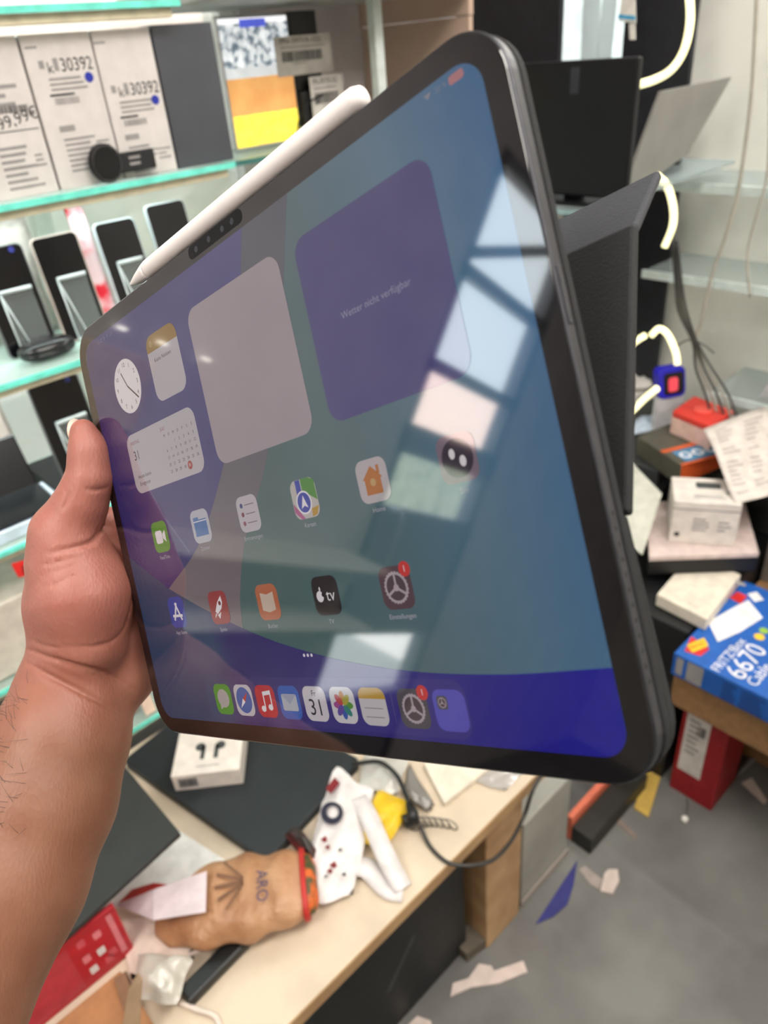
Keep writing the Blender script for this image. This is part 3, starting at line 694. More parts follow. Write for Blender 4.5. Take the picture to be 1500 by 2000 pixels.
nt.links.new(vo.outputs['Distance'], bp.inputs['Height']); nt.links.new(bp.outputs['Normal'], p.inputs['Normal'])
_base = C(150, 1340, .41)
person = mesh('person', hv - _base, hf, skin, smooth=True, local=True)
pm = Matrix([list(r) + [0] for r in BASIS] + [[0, 0, 0, 1]]); pm.translation = Vector(BASIS @ _base + EYE); person.matrix_world = pm
tag(person, 'bare left hand and forearm gripping the tablet by its edge, thumb upright', 'person')
WL[person] = V(0, 0, 0)
a = person.data.attributes.new('palm_red', 'FLOAT', 'POINT')
wr = C(150, 1330, .41); ax = nrm(C(122, 1560, .394) - wr)
sdist = (hv - wr) @ ax
a.data.foreach_set('value', np.clip(.55 - sdist / .07, 0, 1).astype(np.float32))
sm = person.modifiers.new('smooth', 'SMOOTH'); sm.factor = .5; sm.iterations = 1
# thumb nail: seen edge-on at the far side of the tip
nm_ = M('fingernail', (232, 196, 180), .3)
bm = bmesh.new(); bmesh.ops.create_uvsphere(bm, u_segments=16, v_segments=10, radius=1)
nv = np.array([tuple(q.co) for q in bm.verts]); nf = [[q.index for q in f_.verts] for f_ in bm.faces]; bm.free()
ctr = C(152, 847, .3925); along = nrm(C(160, 835, .389) - C(174, 890, .3895)); outw = nrm(V(-.80, .1, -.45)); outw = nrm(outw - along * (outw @ along)); side = np.cross(along, outw)
nvv = ctr + nv[:, :1] * along * .0082 + nv[:, 1:2] * side * .0062 + nv[:, 2:] * outw * .0022
mesh('thumb_nail', nvv - _base, nf, nm_, person, smooth=True, local=True)
# fine dark hair on the outer forearm
mb = MB()
for i in range(170):
    x, y = random.uniform(-60, 60), random.uniform(1330, 1640)
    x = x if random.random() < .6 else random.uniform(-60, 15)
    q = trace(max(x, -40), y)
    if q is None: continue
    e = 1e-3; g = nrm([field((q + dv)[None], False)[0] - field((q - dv)[None], False)[0] for dv in (V(e, 0, 0), V(0, e, 0), V(0, 0, e))])
    t = nrm(ax * random.uniform(-1, .2) + V(random.uniform(-1.2, -.2), random.uniform(-.3, .3), 0)); t = nrm(t - g * (t @ g) * .9)
    L = random.uniform(.006, .013)
    v, f = tubev([q - g * .0005, q + t * L * .5 + g * .0012, q + t * L + g * .0014], [.00009, .00008, .00003], 3); mb.add(v - _base, f)
hh = mb.build('arm_hair', [M('dark_hair', (40, 28, 22), .5)], person, local=True); hh['kind'] = 'stuff'

# ================================================================== ON THE GLASS SHELVES
S1, S2, S3 = SH[1], SH[2], SH[3]
card = M('pale_grey_card', (214, 208, 206), .5, var=.03)
def price_box(name, label, x0, x1, yf, depth, z0, z1, fn=None, mat=None):
    t = thing(name, label, 'box', ((x0 + x1) / 2, yf, z0), 'white tablet boxes on the glass shelf')
    abox('carton', x0, x1, yf, yf + depth, z0, z1, mat or card, t, bevel=.0015)
    q = Print((x0, yf, z0), (1, 0, 0), (0, 0, 1), (0, -1, 0)); fn(q, x1 - x0, z1 - z0); q.build('printed_label', t)
    return t
def lab_price(q, w_, h):
    q.text('999,99€', w_ - .032, h * .50, .020, ink, rot=.18); q.rect(w_ - .06, h * .43, w_ - .004, h * .436, ink)
    q.bars(w_ - .055, h * .545, .045, .008, ink); q.lines(w_ - .065, h * .72, .05, 3, .010, grey_ink); q.lines(w_ - .065, h * .34, .05, 7, .008, grey_ink); q.lines(w_ - .02, h * .27, .016, 3, .006, grey_ink)
def lab_30392(dy, x0=.012):
    def fn(q, w_, h):
        q.text('30392', x0 + .055, h * .80 + dy, .022, ink, width=.044); q.text('k', x0 + .018, h * .79 + dy, .018, ink); q.rect(x0 + .004, h * .79 + dy, x0 + .011, h * .84 + dy, grey_ink); q.rect(x0 + .0235, h * .77 + dy, x0 + .030, h * .85 + dy, grey_ink)
        q.lines(x0 + .012, h * .73 + dy, .055, 3, .006, grey_ink); q.poly(disc(x0 + .068, h * .715 + dy, .0062, 16), blue_ink, 1)
        q.bars(x0 + .012, h * .56 + dy, .035, .008, grey_ink); q.lines(x0 + .008, h * .63 + dy, .035, 1, .006, ink); q.rect(x0 + .008, h * .385 + dy * .6, x0 + .03, h * .425 + dy * .6, grey_ink)
        q.lines(x0 + .01, h * .34 + dy * .6, .05, 7, .0065, grey_ink); q.lines(x0 + .055, h * .30 + dy * .6, .022, 3, .006, grey_ink); q.lines(x0 - .008, h * .93, .02, 1, .006, grey_ink)
    return fn
yb = 1.128
price_box('tablet_box', 'white box with a slanted 999,99€ price label', .22, .4335, yb, .06, S1, 1.546, lab_price)
price_box('tablet_box', 'white box with 30392 printed high up, beside the 999,99€ box', .437, .532, yb, .06, S1, 1.546, lab_30392(0))
price_box('tablet_box', 'white box with 30392 printed halfway up, next to the dark grey box', .5345, .622, yb, .06, S1, 1.546, lab_30392(-.036, .006))
t = thing('laptop_box', 'dark grey box at the end of the row of white boxes', 'box', (.68, yb, S1))
abox('carton', .626, .727, yb + .002, yb + .12, S1, 1.548, M('slate_grey_card', (74, 76, 84), .4, var=.1, scale=6), t, bevel=.0015)
# round watch lying on the shelf edge
wc = on_y(205, 312, 1.112); t = thing('watch', 'black round watch with its strap, lying before the white boxes', 'watch', (wc[0], 1.112, S1))
def disk_y(cx, cy, cz, r, th, n=28, squash=1):
    pts = [(cx + r * math.cos(2 * math.pi * k / n) * squash, cy, cz + r * math.sin(2 * math.pi * k / n)) for k in range(n)]
    return prism(pts, (0, th, 0))
wz = S1 + .0265
v, f = disk_y(wc[0], 1.108, wz, .0255, .011, squash=.92); mesh('case', v, f, black_pl, t, bevel=.002)
v, f = disk_y(wc[0], 1.1072, wz, .0205, .001, squash=.92); mesh('dial', v, f, dark_glass, t)
tk = MB()
for k in range(40):
    a = 2 * math.pi * k / 40; tk.box((wc[0] + .0225 * .92 * math.cos(a) - .0004, 1.1066, wz + .0225 * math.sin(a) - .0004), (.0008, 0, 0), (0, .001, 0), (0, 0, .0008))
tk.build('bezel_marks', [grey_ink], t)
box('strap', (wc[0] + .018, 1.1085, wz - .016), (.058, 0, 0), (0, .008, 0), (0, 0, .026), M('black_rubber', (24, 24, 28), .6), t, .002)
sp = bpy.data.objects[t.children[-1].name]
q = Print((wc[0] + .03, 1.1085, wz - .012), (1, 0, 0), (0, 0, 1), (0, -1, 0)); q.lines(.004, .016, .02, 2, .008, grey_ink); q.build('strap_lettering', sp)
# upright phones on clear stands
def phone(x, y, z, wd, hg, lean, label, yaw=0, frame=silver, dot=False, stand=True, group='phones on the glass shelves', tilt=0):
    t = thing('phone', label, 'phone', (x, y, z), group)
    ex = V(math.cos(yaw), math.sin(yaw), 0); back = V(-math.sin(yaw), math.cos(yaw), 0); ey = nrm(V(0, 0, 1) * math.cos(lean) + back * math.sin(lean)); n = np.cross(ex, ey)
    o = V(x, y, z)
    P3 = lambda a, b, c=0: o + ex * a + ey * b + n * c
    out = rrect(wd / 2, hg / 2, wd, hg, .009, 5); v, f = prism([P3(a, b, -.008) for a, b in out], n * .0078); mesh('phone_frame', v, f, frame, t, bevel=.0008)
    out = rrect(wd / 2, hg / 2, wd - .004, hg - .004, .0075, 5); v, f = prism([P3(a, b, -.0003) for a, b in out], n * .0004); sc_ = mesh('screen', v, f, dark_glass, t)
    if dot:
        q = Print(P3(0, 0, 0), ex, ey, n); q.poly(disc(wd * .78, hg * .95, .0045, 14), M('protective_dot_blue', (44, 50, 130), .4), 1); q.build('sticker_dot', t)
    if stand:
        s = thing('phone_stand', 'clear acrylic stand before the ' + label.replace(',', ''), 'stand', (x + wd * .6, y - .03, z), 'clear acrylic phone stands')
        a = wd * .25; b = a + wd * .62; hh = hg * .60
        fr = nrm(V(0, 0, 1) * math.cos(lean) + back * math.sin(lean))
        v, f = prism([P3(a, 0, .003), P3(b, 0, .003), P3(b, hh, .003), P3(a, hh, .003)], n * .002); mesh('front_plate', v, f, acrylic, s, bevel=.0003)
        top = P3(a, hh, .006); foot = P3(a, 0, .003); foot = V(foot[0], foot[1], z)
        rod = M('bright_acrylic_edge', (216, 226, 228), .2)
        v, f = tubev([P3(a, hh, .004), P3(b, hh, .004)], .0032, 8); mesh('top_bend', v, f, rod, s, smooth=True)
        v, f = tubev([P3(a, 0, .004), P3(a, hh, .004)], .0013, 6); mesh('plate_edge', v, f, rod, s, smooth=True)
        bb = P3(a, hh, .004) + back * .0 - back * .0
        v, f = tubev([P3(a, hh, .004), V(*(P3(a, 0, .004) + ex * .018 - back * .03 * 0)) + V(0, 0, .001)], .0013, 6); mesh('brace_edge', v, f, rod, s, smooth=True)
        box('lip', P3(a, 0, .003), ex * (b - a), n * .014, ey * .004, rod, s, .0005)
    return t
LE = math.radians(10)
ylean = 1.235
def phx(px, py, z): return on_z(px, py, z)
p1 = on_y(-50, 470, 1.20)
phone(.312, 1.19, S2 + .001, .076, .158, LE, 'black phone with a blue dot beside the white bag', dot=True, frame=M('grey_phone_rim', (120, 124, 128), .3, .5))
phone(.401, 1.19, S2 + .001, .073, .158, LE, 'large pale-rimmed black phone beside the pink packet', frame=M('warm_phone_rim', (206, 190, 182), .35))
phone(.503, 1.19, S2 + .001, .071, .160, LE, 'black phone between the pink packet and the white upright', frame=M('pale_phone_rim', (214, 226, 232), .35))
phone(.599, 1.195, S2 + .001, .074, .170, LE, 'black phone nearest the white pen', frame=M('pale_phone_rim', (214, 226, 232), .35))
# crumpled bags behind the phones
def lumpy(name, pts, th, mat, parent=None, amp=.006, n=10, seed=1, up=None, local=False):
    """closed cushion-like sheet over a quad (4 room points), bulging along its normal"""
    a, b, c, d = map(np.asarray, pts); r = np.random.default_rng(seed); ph = r.uniform(0, 6, 8)
    nn = up if up is not None else nrm(np.cross(b - a, d - a)); vs = []; fs = []
    for side in (1, -1):
        for i in range(n + 1):
            for j in range(n + 1):
                s, t = i / n, j / n; p = (a * (1 - s) + b * s) * (1 - t) + (d * (1 - s) + c * s) * t
                e = (4 * s * (1 - s)) ** .5 * (4 * t * (1 - t)) ** .5
                w_ = amp * (math.sin(7 * s + ph[0] + 3 * t) * math.sin(6 * t + ph[1]) + .6 * math.sin(13 * s - 9 * t + ph[2]) + .4 * math.sin(17 * t + 8 * s + ph[3]))
                inpl = (b - a) * .02 * math.sin(9 * t + ph[4]) + (d - a) * .02 * math.sin(8 * s + ph[5])
                vs.append(p + inpl + nn * (th / 2 + (th / 2) * e * side + max(-th * .3, w_ * e) * (1 if side > 0 else .1)))
    N = (n + 1) ** 2
    for i in range(n):
        for j in range(n):
            q = i * (n + 1) + j; fs.append((q, q + n + 1, q + n + 2, q + 1)); fs.append((N + q, N + q + 1, N + q + n + 2, N + q + n + 1))
    rim = [i * (n + 1) for i in range(n)] + [n * (n + 1) + j for j in range(n)] + [i * (n + 1) + n for i in range(n, 0, -1)] + [j for j in range(n, 0, -1)]
    for k in range(len(rim)):
        x, y = rim[k], rim[(k + 1) % len(rim)]; fs.append((x, y, y + N, x + N)[::-1])
    return mesh(name, vs, fs, mat, parent, smooth=True, local=local)
bagw = M('milky_plastic', (228, 222, 216), .35, bump=.5, bscale=60)
pinkbag = M('pink_red_plastic', (240, 214, 222), .3, rgb2=(226, 40, 62), scale=22, mask=(.36, .5), bump=.3, bscale=50)
tag(lumpy('plastic_bag', [(.25, 1.27, S2), (.425, 1.27, S2), (.43, 1.28, S2 + .185), (.25, 1.28, S2 + .17)], .03, bagw, seed=3, up=V(0, 1, 0)), 'crumpled white plastic bag standing behind two upright phones', 'bag')
tag(lumpy('snack_packet', [(.474, 1.205, S2), (.506, 1.205, S2), (.500, 1.225, S2 + .185), (.470, 1.225, S2 + .19)], .012, pinkbag, seed=5, amp=.003, up=V(0, 1, 0)), 'narrow pink and red plastic packet between two upright phones', 'packet')
# dark earphone case at the shelf edge
cc = on_z(95, 690, S2 + .006); t = thing('earphone_case', 'black oval earphone case at the edge of the phone shelf', 'case', (cc[0], cc[1], S2))
def ellipsoid(c, r, n=18, cut=None, rot=0):
    bm = bmesh.new(); bmesh.ops.create_uvsphere(bm, u_segments=n, v_segments=n // 2 + 2, radius=1)
    v = np.array([tuple(q.co) for q in bm.verts]); f = [[q.index for q in g.verts] for g in bm.faces]; bm.free()
    v = np.sign(v) * np.abs(v) ** .8
    if cut: v[:, 2] = np.clip(v[:, 2], *cut)
    v = v * r; c_, s_ = math.cos(rot), math.sin(rot); v = v @ np.array([[c_, s_, 0], [-s_, c_, 0], [0, 0, 1]])
    return v + np.asarray(c), f
gl_black = M('glossy_black', (22, 22, 26), .22)
v, f = ellipsoid((cc[0], cc[1], S2 + .014), (.043, .026, .014), cut=(-1, 0)); mesh('lower_shell', v, f, gl_black, t, smooth=True)
v, f = ellipsoid((cc[0], cc[1], S2 + .0143), (.043, .026, .015), cut=(0, 1)); mesh('lid', v, f, gl_black, t, smooth=True)
# lower shelf: phone on stand, folding phone in a pale tray
phone(.318, 1.16, S3 + .03, .082, .170, LE, 'black phone with a blue dot behind the thumb', dot=True, frame=M('grey_phone_rim', (120, 124, 128), .3, .5))
t = thing('phone_box', 'black box lying under the upright phone behind the thumb', 'box', (.36, 1.2, S3)); abox('carton', .30, .43, 1.15, 1.30, S3, S3 + .029, black_pl, t)
t = thing('folding_phone', 'half open black folding phone lying in the pale tray', 'phone', (.22, 1.18, S3))
fa = on_y(-60, 860, 1.2)
box('lower_half', (.165, 1.135, S3 + .014), (.125, .0, 0), (0, .075, .012), (0, -.001, .008), gl_black, t, .003)
box('upper_half', (.165, 1.212, S3 + .026), (.125, 0, 0), (0, .035, .085), (0, .007, -.003), gl_black, t, .003)
t = thing('tray', 'pale blue plastic tray holding the black folding phone', 'tray', (.22, 1.16, S3))
tray_m = M('pale_blue_plastic', (206, 220, 236), .3)
abox('base', .15, .30, 1.125, 1.23, S3, S3 + .012, tray_m, t, .003)
abox('rim', .15, .30, 1.118, 1.1245, S3, S3 + .02, tray_m, t, .002); abox('rim', .292, .30, 1.125, 1.22, S3 + .0121, S3 + .026, tray_m, t, .002)
tag(lumpy('plastic_bag', [(.20, 1.29, S3), (.30, 1.29, S3), (.305, 1.30, S3 + .19), (.20, 1.30, S3 + .19)], .03, M('pinkish_plastic', (240, 222, 214), .35, bump=.4, bscale=40), seed=9, up=V(0, 1, 0)), 'pinkish translucent bag behind the folding phone', 'bag')
# boxes further down, seen past the wrist
t = thing('price_tag', 'small red price tag clipped below the tray shelf', 'tag', (.20, 1.094, .84)); box('card', (.186, 1.0935, .846), (.030, 0, -.006), (0, .001, 0), (-.002, 0, .028), M('red_tag', (236, 44, 40), .5), t, .0003)
q = Print((.186, 1.0935, .846), (.030, 0, -.006), (-.002, 0, .028), (0, -1, 0)); q.lines(.006, .018, .016, 3, .005, ink); q.build('tag_print', t)
tag(abox('drawer_front', -.12, .60, 1.12, 1.36, SH[4] + .002, .80, M('cream_board', (216, 208, 196), .5), bevel=.003), 'long cream storage box on the shelf below the tray', 'box')
tag(abox('storage_box', -.12, .30, 1.13, 1.34, SH[5] + .001, .60, M('grey_beige_board', (160, 150, 142), .6), bevel=.003), 'grey beige storage box on the lowest glass shelf', 'box')
tag(slab('wooden_stick', [(.300, 1.105, .436), (.322, 1.105, .436), (.322, 1.125, .52), (.300, 1.125, .52)], (0, .006, 0), M('pale_peach_wood', (244, 216, 196), .5)), 'pale flat wooden piece standing at the lowest glass shelf', 'wood piece')
# ================================================================== NEXT BAY: bright screen, tags, brown box
BAY = 1.352
t = thing('glass_shelf', 'short glass shelf carrying the bright screen and the tagged boxes', 'shelf', (.93, 1.1, BAY - .01), 'glass display shelves')
abox('glass_sheet', .735, 1.16, 1.201, 1.368, BAY - .01, BAY - .002, glass_sheet, t, bevel=0); abox('glass_edge', .735, 1.16, 1.197, 1.2009, BAY - .01, BAY - .002, M('dark_teal_edge', (60, 120, 116), .3), t, bevel=0)
scr = thing('tablet_computer', 'silver edged tablet computer showing a bright orange and yellow picture', 'tablet', (.92, 1.3, BAY))
sx0, sx1, sz0, sz1 = .845, 1.0, BAY - .001, 1.562
abox('silver_frame', sx0, sx1, 1.30, 1.310, sz0, sz1, silver, scr, bevel=.003)
def em(name, rgb, e, rgb2=None, scale=30, mask=(.35, .65)): return M(name, rgb, .4, emit=e, rgb2=rgb2, scale=scale, mask=mask)
q = Print((sx0 + .003, 1.30, sz0 + .006), (1, 0, 0), (0, 0, 1), (0, -1, 0)); wd, hg = sx1 - sx0 - .006, sz1 - sz0 - .01
q.rect(0, 0, wd, hg * .26, em('picture_yellow', (246, 232, 74), .72, (236, 206, 90), 60)); q.rect(0, hg * .26, wd, hg * .55, em('picture_orange', (226, 168, 100), .72, (206, 146, 84), 18)); q.rect(0, hg * .55, wd, hg * .63, em('picture_grey', (186, 190, 192), 1.0))
q.rect(0, hg * .63, wd, hg * .96, em('picture_silver', (240, 246, 250), .72, (96, 112, 128), 70, (.4, .6))); q.rect(0, hg * .96, wd, hg, em('picture_white', (244, 244, 250), 1.0)); q.rect(wd * .3, hg * .93, wd * .68, hg * .99, em('picture_blue', (70, 84, 190), 1.0), 1)
q.build('lit_picture', scr)
tube('cable', [(.975, 1.285, BAY), (.985, 1.28, BAY + .04), (1.01, 1.275, BAY + .065), (1.04, 1.27, BAY + .075)], .0018, black_pl); tag(bpy.data.objects['cable'], 'thin black cable looping before the bright screen', 'cable'); bpy.data.objects['cable'].name = 'power_cable'
def tagged(name, x0, x1, z0, z1, y, label, tx0, tz0, tx1, tz1, msg):
    t = thing(name, label, 'box', ((x0 + x1) / 2, y, z0), 'black boxes with white barcode tags'); abox('carton', x0, x1, y, y + .05, z0, z1, M('matt_black_card', (12, 12, 14), .5), t)
    a = abox('paper_tag', tx0, tx1, y - .006, y - .005, tz0, tz1, M('paper_tag_white', (214, 208, 202), .6), t, bevel=0)
    q = Print((tx0, y - .006, tz0), (1, 0, 0), (0, 0, 1), (0, -1, 0)); w_, h = tx1 - tx0, tz1 - tz0; q.text(msg, w_ * .46, h * .87, h * .20, ink, width=w_ * .72); q.lines(w_ * .1, h * .74, w_ * .85, 1, h * .08, grey_ink); q.bars(w_ * .1, h * .36, w_ * .72, h * .26, ink, 26); q.lines(w_ * .3, h * .32, w_ * .3, 1, h * .05, grey_ink); q.build('tag_print', t)
tagged('cable_box', 1.004, 1.068, BAY - .001 + .085, 1.564, 1.30, 'upper black box with a white PN-39719-102 barcode tag', .958, 1.463, 1.092, 1.526, 'PN-39719-102')
tagged('cable_box', 1.004, 1.10, BAY - .001, BAY + .083, 1.29, 'lower black box with a white PN-39719-102 barcode tag', 1.022, 1.385, 1.105, 1.458, 'PN-39719-102')
abx = M('white_post_paint', (214, 222, 220), .4)
tag(abox('shelf_post', 1.128, 1.150, 1.205, 1.225, BAY - .001, 1.575, abx), 'white metal post beside the brown box', 'post')
tag(abox('top_board', .74, 1.30, 1.12, 1.44, 1.576, 1.60, M('grey_white_board', (176, 178, 176), .5)), 'pale grey board over the bright screen and tagged boxes', 'board')
bx = thing('cardboard_panel', 'tall plain brown cardboard panel with a seam, beside the white metal post', 'panel', (1.26, 1.2, .62))
tan = M('tan_carton', (196, 168, 150), .7, var=.04, scale=8)
abox('lower_sheet', 1.31, 1.322, 1.132, 1.443, .621, 1.533, tan, bx, bevel=.001); abox('upper_sheet', 1.309, 1.323, 1.131, 1.444, 1.5345, 1.80, tan, bx, bevel=.001)
# ================================================================== END OF THE SHOP
ctr = thing('counter', 'white counter along the end wall under the monitor', 'counter', (1.6, 1.1, 0)); abox('counter_top', 1.30, 1.88, .95, 1.44, .59, .62, white, ctr); abox('cabinet', 1.34, 1.88, .96, 1.44, 0, .589, M('cabinet_grey', (150, 150, 148), .5), ctr)
# dark display boards and a small window between them
bm_ = M('dark_display_board', (26, 28, 36), .55, var=.15)
tag(abox('display_board', 1.585, 1.60, 1.115, 1.41, .621, 1.80, bm_), 'dark display board behind the brown cardboard panel', 'board', 'dark display boards')
tag(abox('display_board', 1.70, 1.715, .868, 1.03, 1.223, 1.82, bm_), 'dark display board behind the curved light tube', 'board', 'dark display boards')
wb = thing('window_2', None, None, (1.9, 1.2, 1.40)); wb['kind'] = 'structure'
abox('daylight_panel', 1.890, 1.899, 1.02, 1.43, 1.38, 1.86, M('daylight_glow', (228, 240, 238), .6, emit=.9), wb, bevel=0)  # glowing panel on the solid wall stands in for daylight
mb = MB()
for y in (1.01, 1.42): mb.box((1.88, y, 1.36), (.02, 0, 0), (0, .02, 0), (0, 0, .52))
mb.box((1.88, 1.01, 1.36), (.02, 0, 0), (0, .43, 0), (0, 0, .02)); mb.build('window_frame', [winf], wb)
for k, (yy, w_, tl) in enumerate(((1.19, .05, .006), (1.15, .04, -.01))):
    tag(box('paper_sheet', (1.86 - k * .01, yy, 1.37), (.001, 0, 0), (0, w_, 0), (0, tl, .30), clear('thin_white_paper', (236, 240, 240), .5, .02, .5), bevel=0), ['white paper sheet hanging in the little window', 'narrow white paper strip hanging in the little window'][k], 'paper', 'papers in the little window')
hg_ = on_x(1225, 20, 1.62); t = thing('hang_tag', 'white hang tag with blue stripes beside the little window', 'tag', (1.62, hg_[1], hg_[2]))
pts = [on_x(a, b, 1.62) for a, b in ((1208, 42), (1216, -30), (1240, -30), (1242, 45))]; slab('card', pts, (.002, 0, 0), white, t); pts = [on_x(a, b, 1.619) for a, b in ((1207, 36), (1208, 28), (1241, 31), (1241, 39))]; slab('blue_stripe', pts, (.0005, 0, 0), M('sky_blue_print', (70, 170, 220), .5), t, bevel=0)
pts = [on_x(a, b, 1.62) for a, b in ((1229, 78), (1228, 46), (1240, 46), (1241, 78))]; slab('tag_tail', pts, (.002, 0, 0), white, t)
t = thing('added_fill_lamp', 'added unseen lamp bar brightening the end wall over the milky shelves', 'lamp', (1.78, .4, 2.28)); abox('housing', 1.74, 1.80, -.2, 1.0, 2.29, 2.32, silver, t); abox('arm', 1.80, 1.899, .38, .42, 2.30, 2.315, silver, t)  # lamp bar added above the view to brighten the end wall
ld = bpy.data.lights.new('added_fill_light', 'AREA'); ld.shape = 'RECTANGLE'; ld.size = .05; ld.size_y = 1.15; ld.energy = 11; ld.color = (1, .98, .93)
lo = bpy.data.objects.new('added_fill_light', ld); col.objects.link(lo); lo.parent = t; lo.location = (-.01, 0, .005)
# glass shelf with the black monitor and the leaning lid
t = thing('glass_shelf', 'glass shelf carrying the black monitor and grey panel', 'shelf', (1.45, .8, 1.222), 'end wall glass shelves')
abox('glass_sheet', 1.205, 1.80, .785, 1.04, 1.214, 1.222, clear('grey_glass', (190, 204, 206), .6, .12), t, bevel=0); abox('glass_edge', 1.2, 1.2049, .785, 1.04, 1.214, 1.222, M('grey_teal_edge', (150, 180, 182), .3), t, bevel=0)
mon = thing('monitor', 'black flat monitor seen from behind on the glass shelf', 'monitor', (1.25, .85, 1.222))
box('back_cover', (1.25, .728, 1.236), (.016, 0, 0), (0, .245, 0), (.004, 0, .215), black_pl, mon, .004)
box('stand_foot', (1.235, .79, 1.222), (.09, 0, 0), (0, .12, 0), (0, 0, .006), black_pl, mon, .002); box('stand_neck', (1.27, .83, 1.228), (.012, 0, 0), (0, .04, 0), (.0, 0, .06), black_pl, mon, .002)
q = Print((1.25, .973, 1.236), (0, -1, 0), (.004, 0, .215), (-1, 0, 0)); q.rect(.118, .165, .136, .205, M('faint_grey_print', (40, 42, 50), .4)); q.build('faded_logo', mon)
pts = [on_y(1212, 395, .815), on_y(1345, 300, .815), on_y(1430, 150, .815), on_y(1294, 178, .815)]
tag(slab('leaning_panel', pts, (0, .009, 0), M('brushed_grey_metal', (138, 136, 132), .4, .3, scale=12)), 'grey metal panel leaning beside the monitor', 'panel')
# bent light tubes of a sign
neon = M('warm_neon', (255, 244, 190), .4, emit=1.6)
def neon_tube(label, px, X, r=.0075):
    pts = [on_x(a, b, X) for a, b in px]; o = tube('light_tube', pts, r, neon); tag(o, label, 'light tube', 'bent light tubes of the sign')
neon_tube('curved lit tube sweeping down to the top of the grey leaning panel', [(1338, -60), (1347, 0), (1347, 50), (1335, 100), (1312, 135), (1280, 155), (1238, 168)], 1.52)
neon_tube('curved lit tube beside the raised corner of the tablet cover', [(1280, 340), (1302, 362), (1314, 400), (1314, 440), (1298, 482)], 1.52)
neon_tube('lit tube arching over the small blue watch', [(1272, 655), (1288, 642), (1306, 656), (1320, 690), (1323, 712)], 1.58)
neon_tube('short lit tube behind the black stand panel, above the watch', [(1215, 690), (1240, 668), (1260, 655)], 1.58)
neon_tube('lit tube slanting up towards the blue watch', [(1188, 880), (1205, 826), (1235, 802), (1262, 776), (1284, 758)], 1.50)
# small shelves on the end wall
frost = clear('milky_shelf', (222, 232, 232), .8, .06)
for z, lab in ((1.185, 'milky glass shelf on the end wall, topmost of three'), (.985, 'milky glass shelf on the end wall, middle of three'), (.72, 'milky glass shelf carrying the clear bag')):
    t = thing('wall_shelf', lab, 'shelf', (1.8, .4, z), 'milky shelves on the end wall'); abox('sheet', 1.70, 1.899, -.2, .925 if z > .8 else .72, z - .012, z, frost, t, bevel=.001); abox('front_lip', 1.694, 1.6995, -.2, .925 if z > .8 else .72, z - .016, z + .004, M('milky_lip', (212, 226, 224), .4), t, bevel=.001)
tag(abox('display_board', 1.845, 1.86, .935, 1.26, .621, 1.21, bm_), 'narrow dark display board at the corner of the white end wall', 'board', 'dark display boards')
cable_m = M('grey_cable', (176, 172, 160), .5)
def wire(name, label, px, X, r, mat=cable_m, grp='cables hanging before the end wall'):
    o = tube(name, [on_x(a, b, X + 0.0) for a, b in px], r, mat); return tag(o, label, 'cable', grp)
wire('hanging_cable', 'grey cable hanging down the white end wall to the bundle', [(1480, -40), (1470, 160), (1455, 290), (1440, 380), (1418, 460), (1390, 540), (1372, 620), (1358, 660)], 1.66, .0042)
wire('hanging_cable', 'thin grey cable ending at the middle milky shelf', [(1505, 150), (1500, 330), (1478, 420), (1462, 480), (1460, 520), (1465, 580)], 1.66, .0030)
dk = M('dark_cable', (60, 60, 58), .5)
for k in range(5):
    a = 8 * (k - 2)
    wire('bundled_cable', ['dark', 'pale grey'][k % 2] + ' cable of the tied bundle behind the blue watch', [(1318 + a * .3, 470), (1326 + a * .4, 560), (1334 + a * .5, 610), (1358 + a * .3, 670), (1375 + a, 720), (1400 + a * 1.4, 770), (1420 + a * 1.6, 830)], 1.62 + .006 * (k % 2), .0028, [dk, cable_m][k % 2], 'cables tied in a bundle')
t = wire('cable_tie', 'black cable tie around the cable bundle', [(1320, 676), (1345, 664), (1372, 672), (1395, 690)], 1.605, .0018, dk, None)
# clear bag on the milky shelf
tag(lumpy('clear_bag', [(1.72, .36, .72), (1.72, .62, .72), (1.76, .56, .92), (1.76, .36, .95)], .05, clear('clear_bag_film', (226, 224, 226), .45, .15, .2), seed=4, up=V(1, 0, 0)), 'clear plastic bag on the lowest milky shelf', 'bag')
# ================================================================== PILE OF BOXES AT THE END
rb = thing('red_box', 'red upright box with a white label standing on the floor', 'box', (1.22, .38, 0))
red_d = M('deep_red_card', (150, 18, 28), .5)
abox('carton_body', 1.163, 1.283, .333, .432, 0, .298, red_d, rb)
q = Print((1.163, .432, 0), (0, -1, 0), (0, 0, 1), (-1, 0, 0)); q.rect(.010, .075, .062, .26, M('paper_tag_white', (214, 208, 202), .6)); q.lines(.018, .24, .03, 7, .016, grey_ink, l=1); q.bars(.036, .20, .02, .03, ink, 8, l=1); q.build('paper_label', rb)
tag(abox('carton', 1.36, 1.75, -.08, .38, 0, .298, cardboard, bevel=.003), 'brown carton on the floor behind the red upright box', 'carton')
ct = thing('carton', 'flat brown carton lying on top of the red upright box', 'carton', (1.4, .2, .30)); abox('carton_body', 1.115, 1.74, -.10, .447, .30, .395, cardboard, ct, bevel=.003)
tag(abox('storage_box', 1.17, 1.80, .455, .94, 0, .45, M('black_crate', (24, 24, 26), .5), bevel=.004), 'large black crate on the floor beside the brown cartons', 'crate')
fz = thing('router_box', 'blue cardboard box printed 6670 Cable with a white device picture', 'box', (1.26, .36, .396))
blue = M('royal_blue_card', (24, 92, 178), .45)
BZ = .452; bx0, bx1, by0, by1 = 1.098, 1.40, .19, .447
abox('carton_body', bx0, bx1, by0, by1, .396, BZ, [blue, blue], fz, bevel=.002)
q = Print((bx0, by1, BZ), (0, -1, 0), (1, 0, 0), (0, 0, 1))   # x runs to -Y, y runs to +X
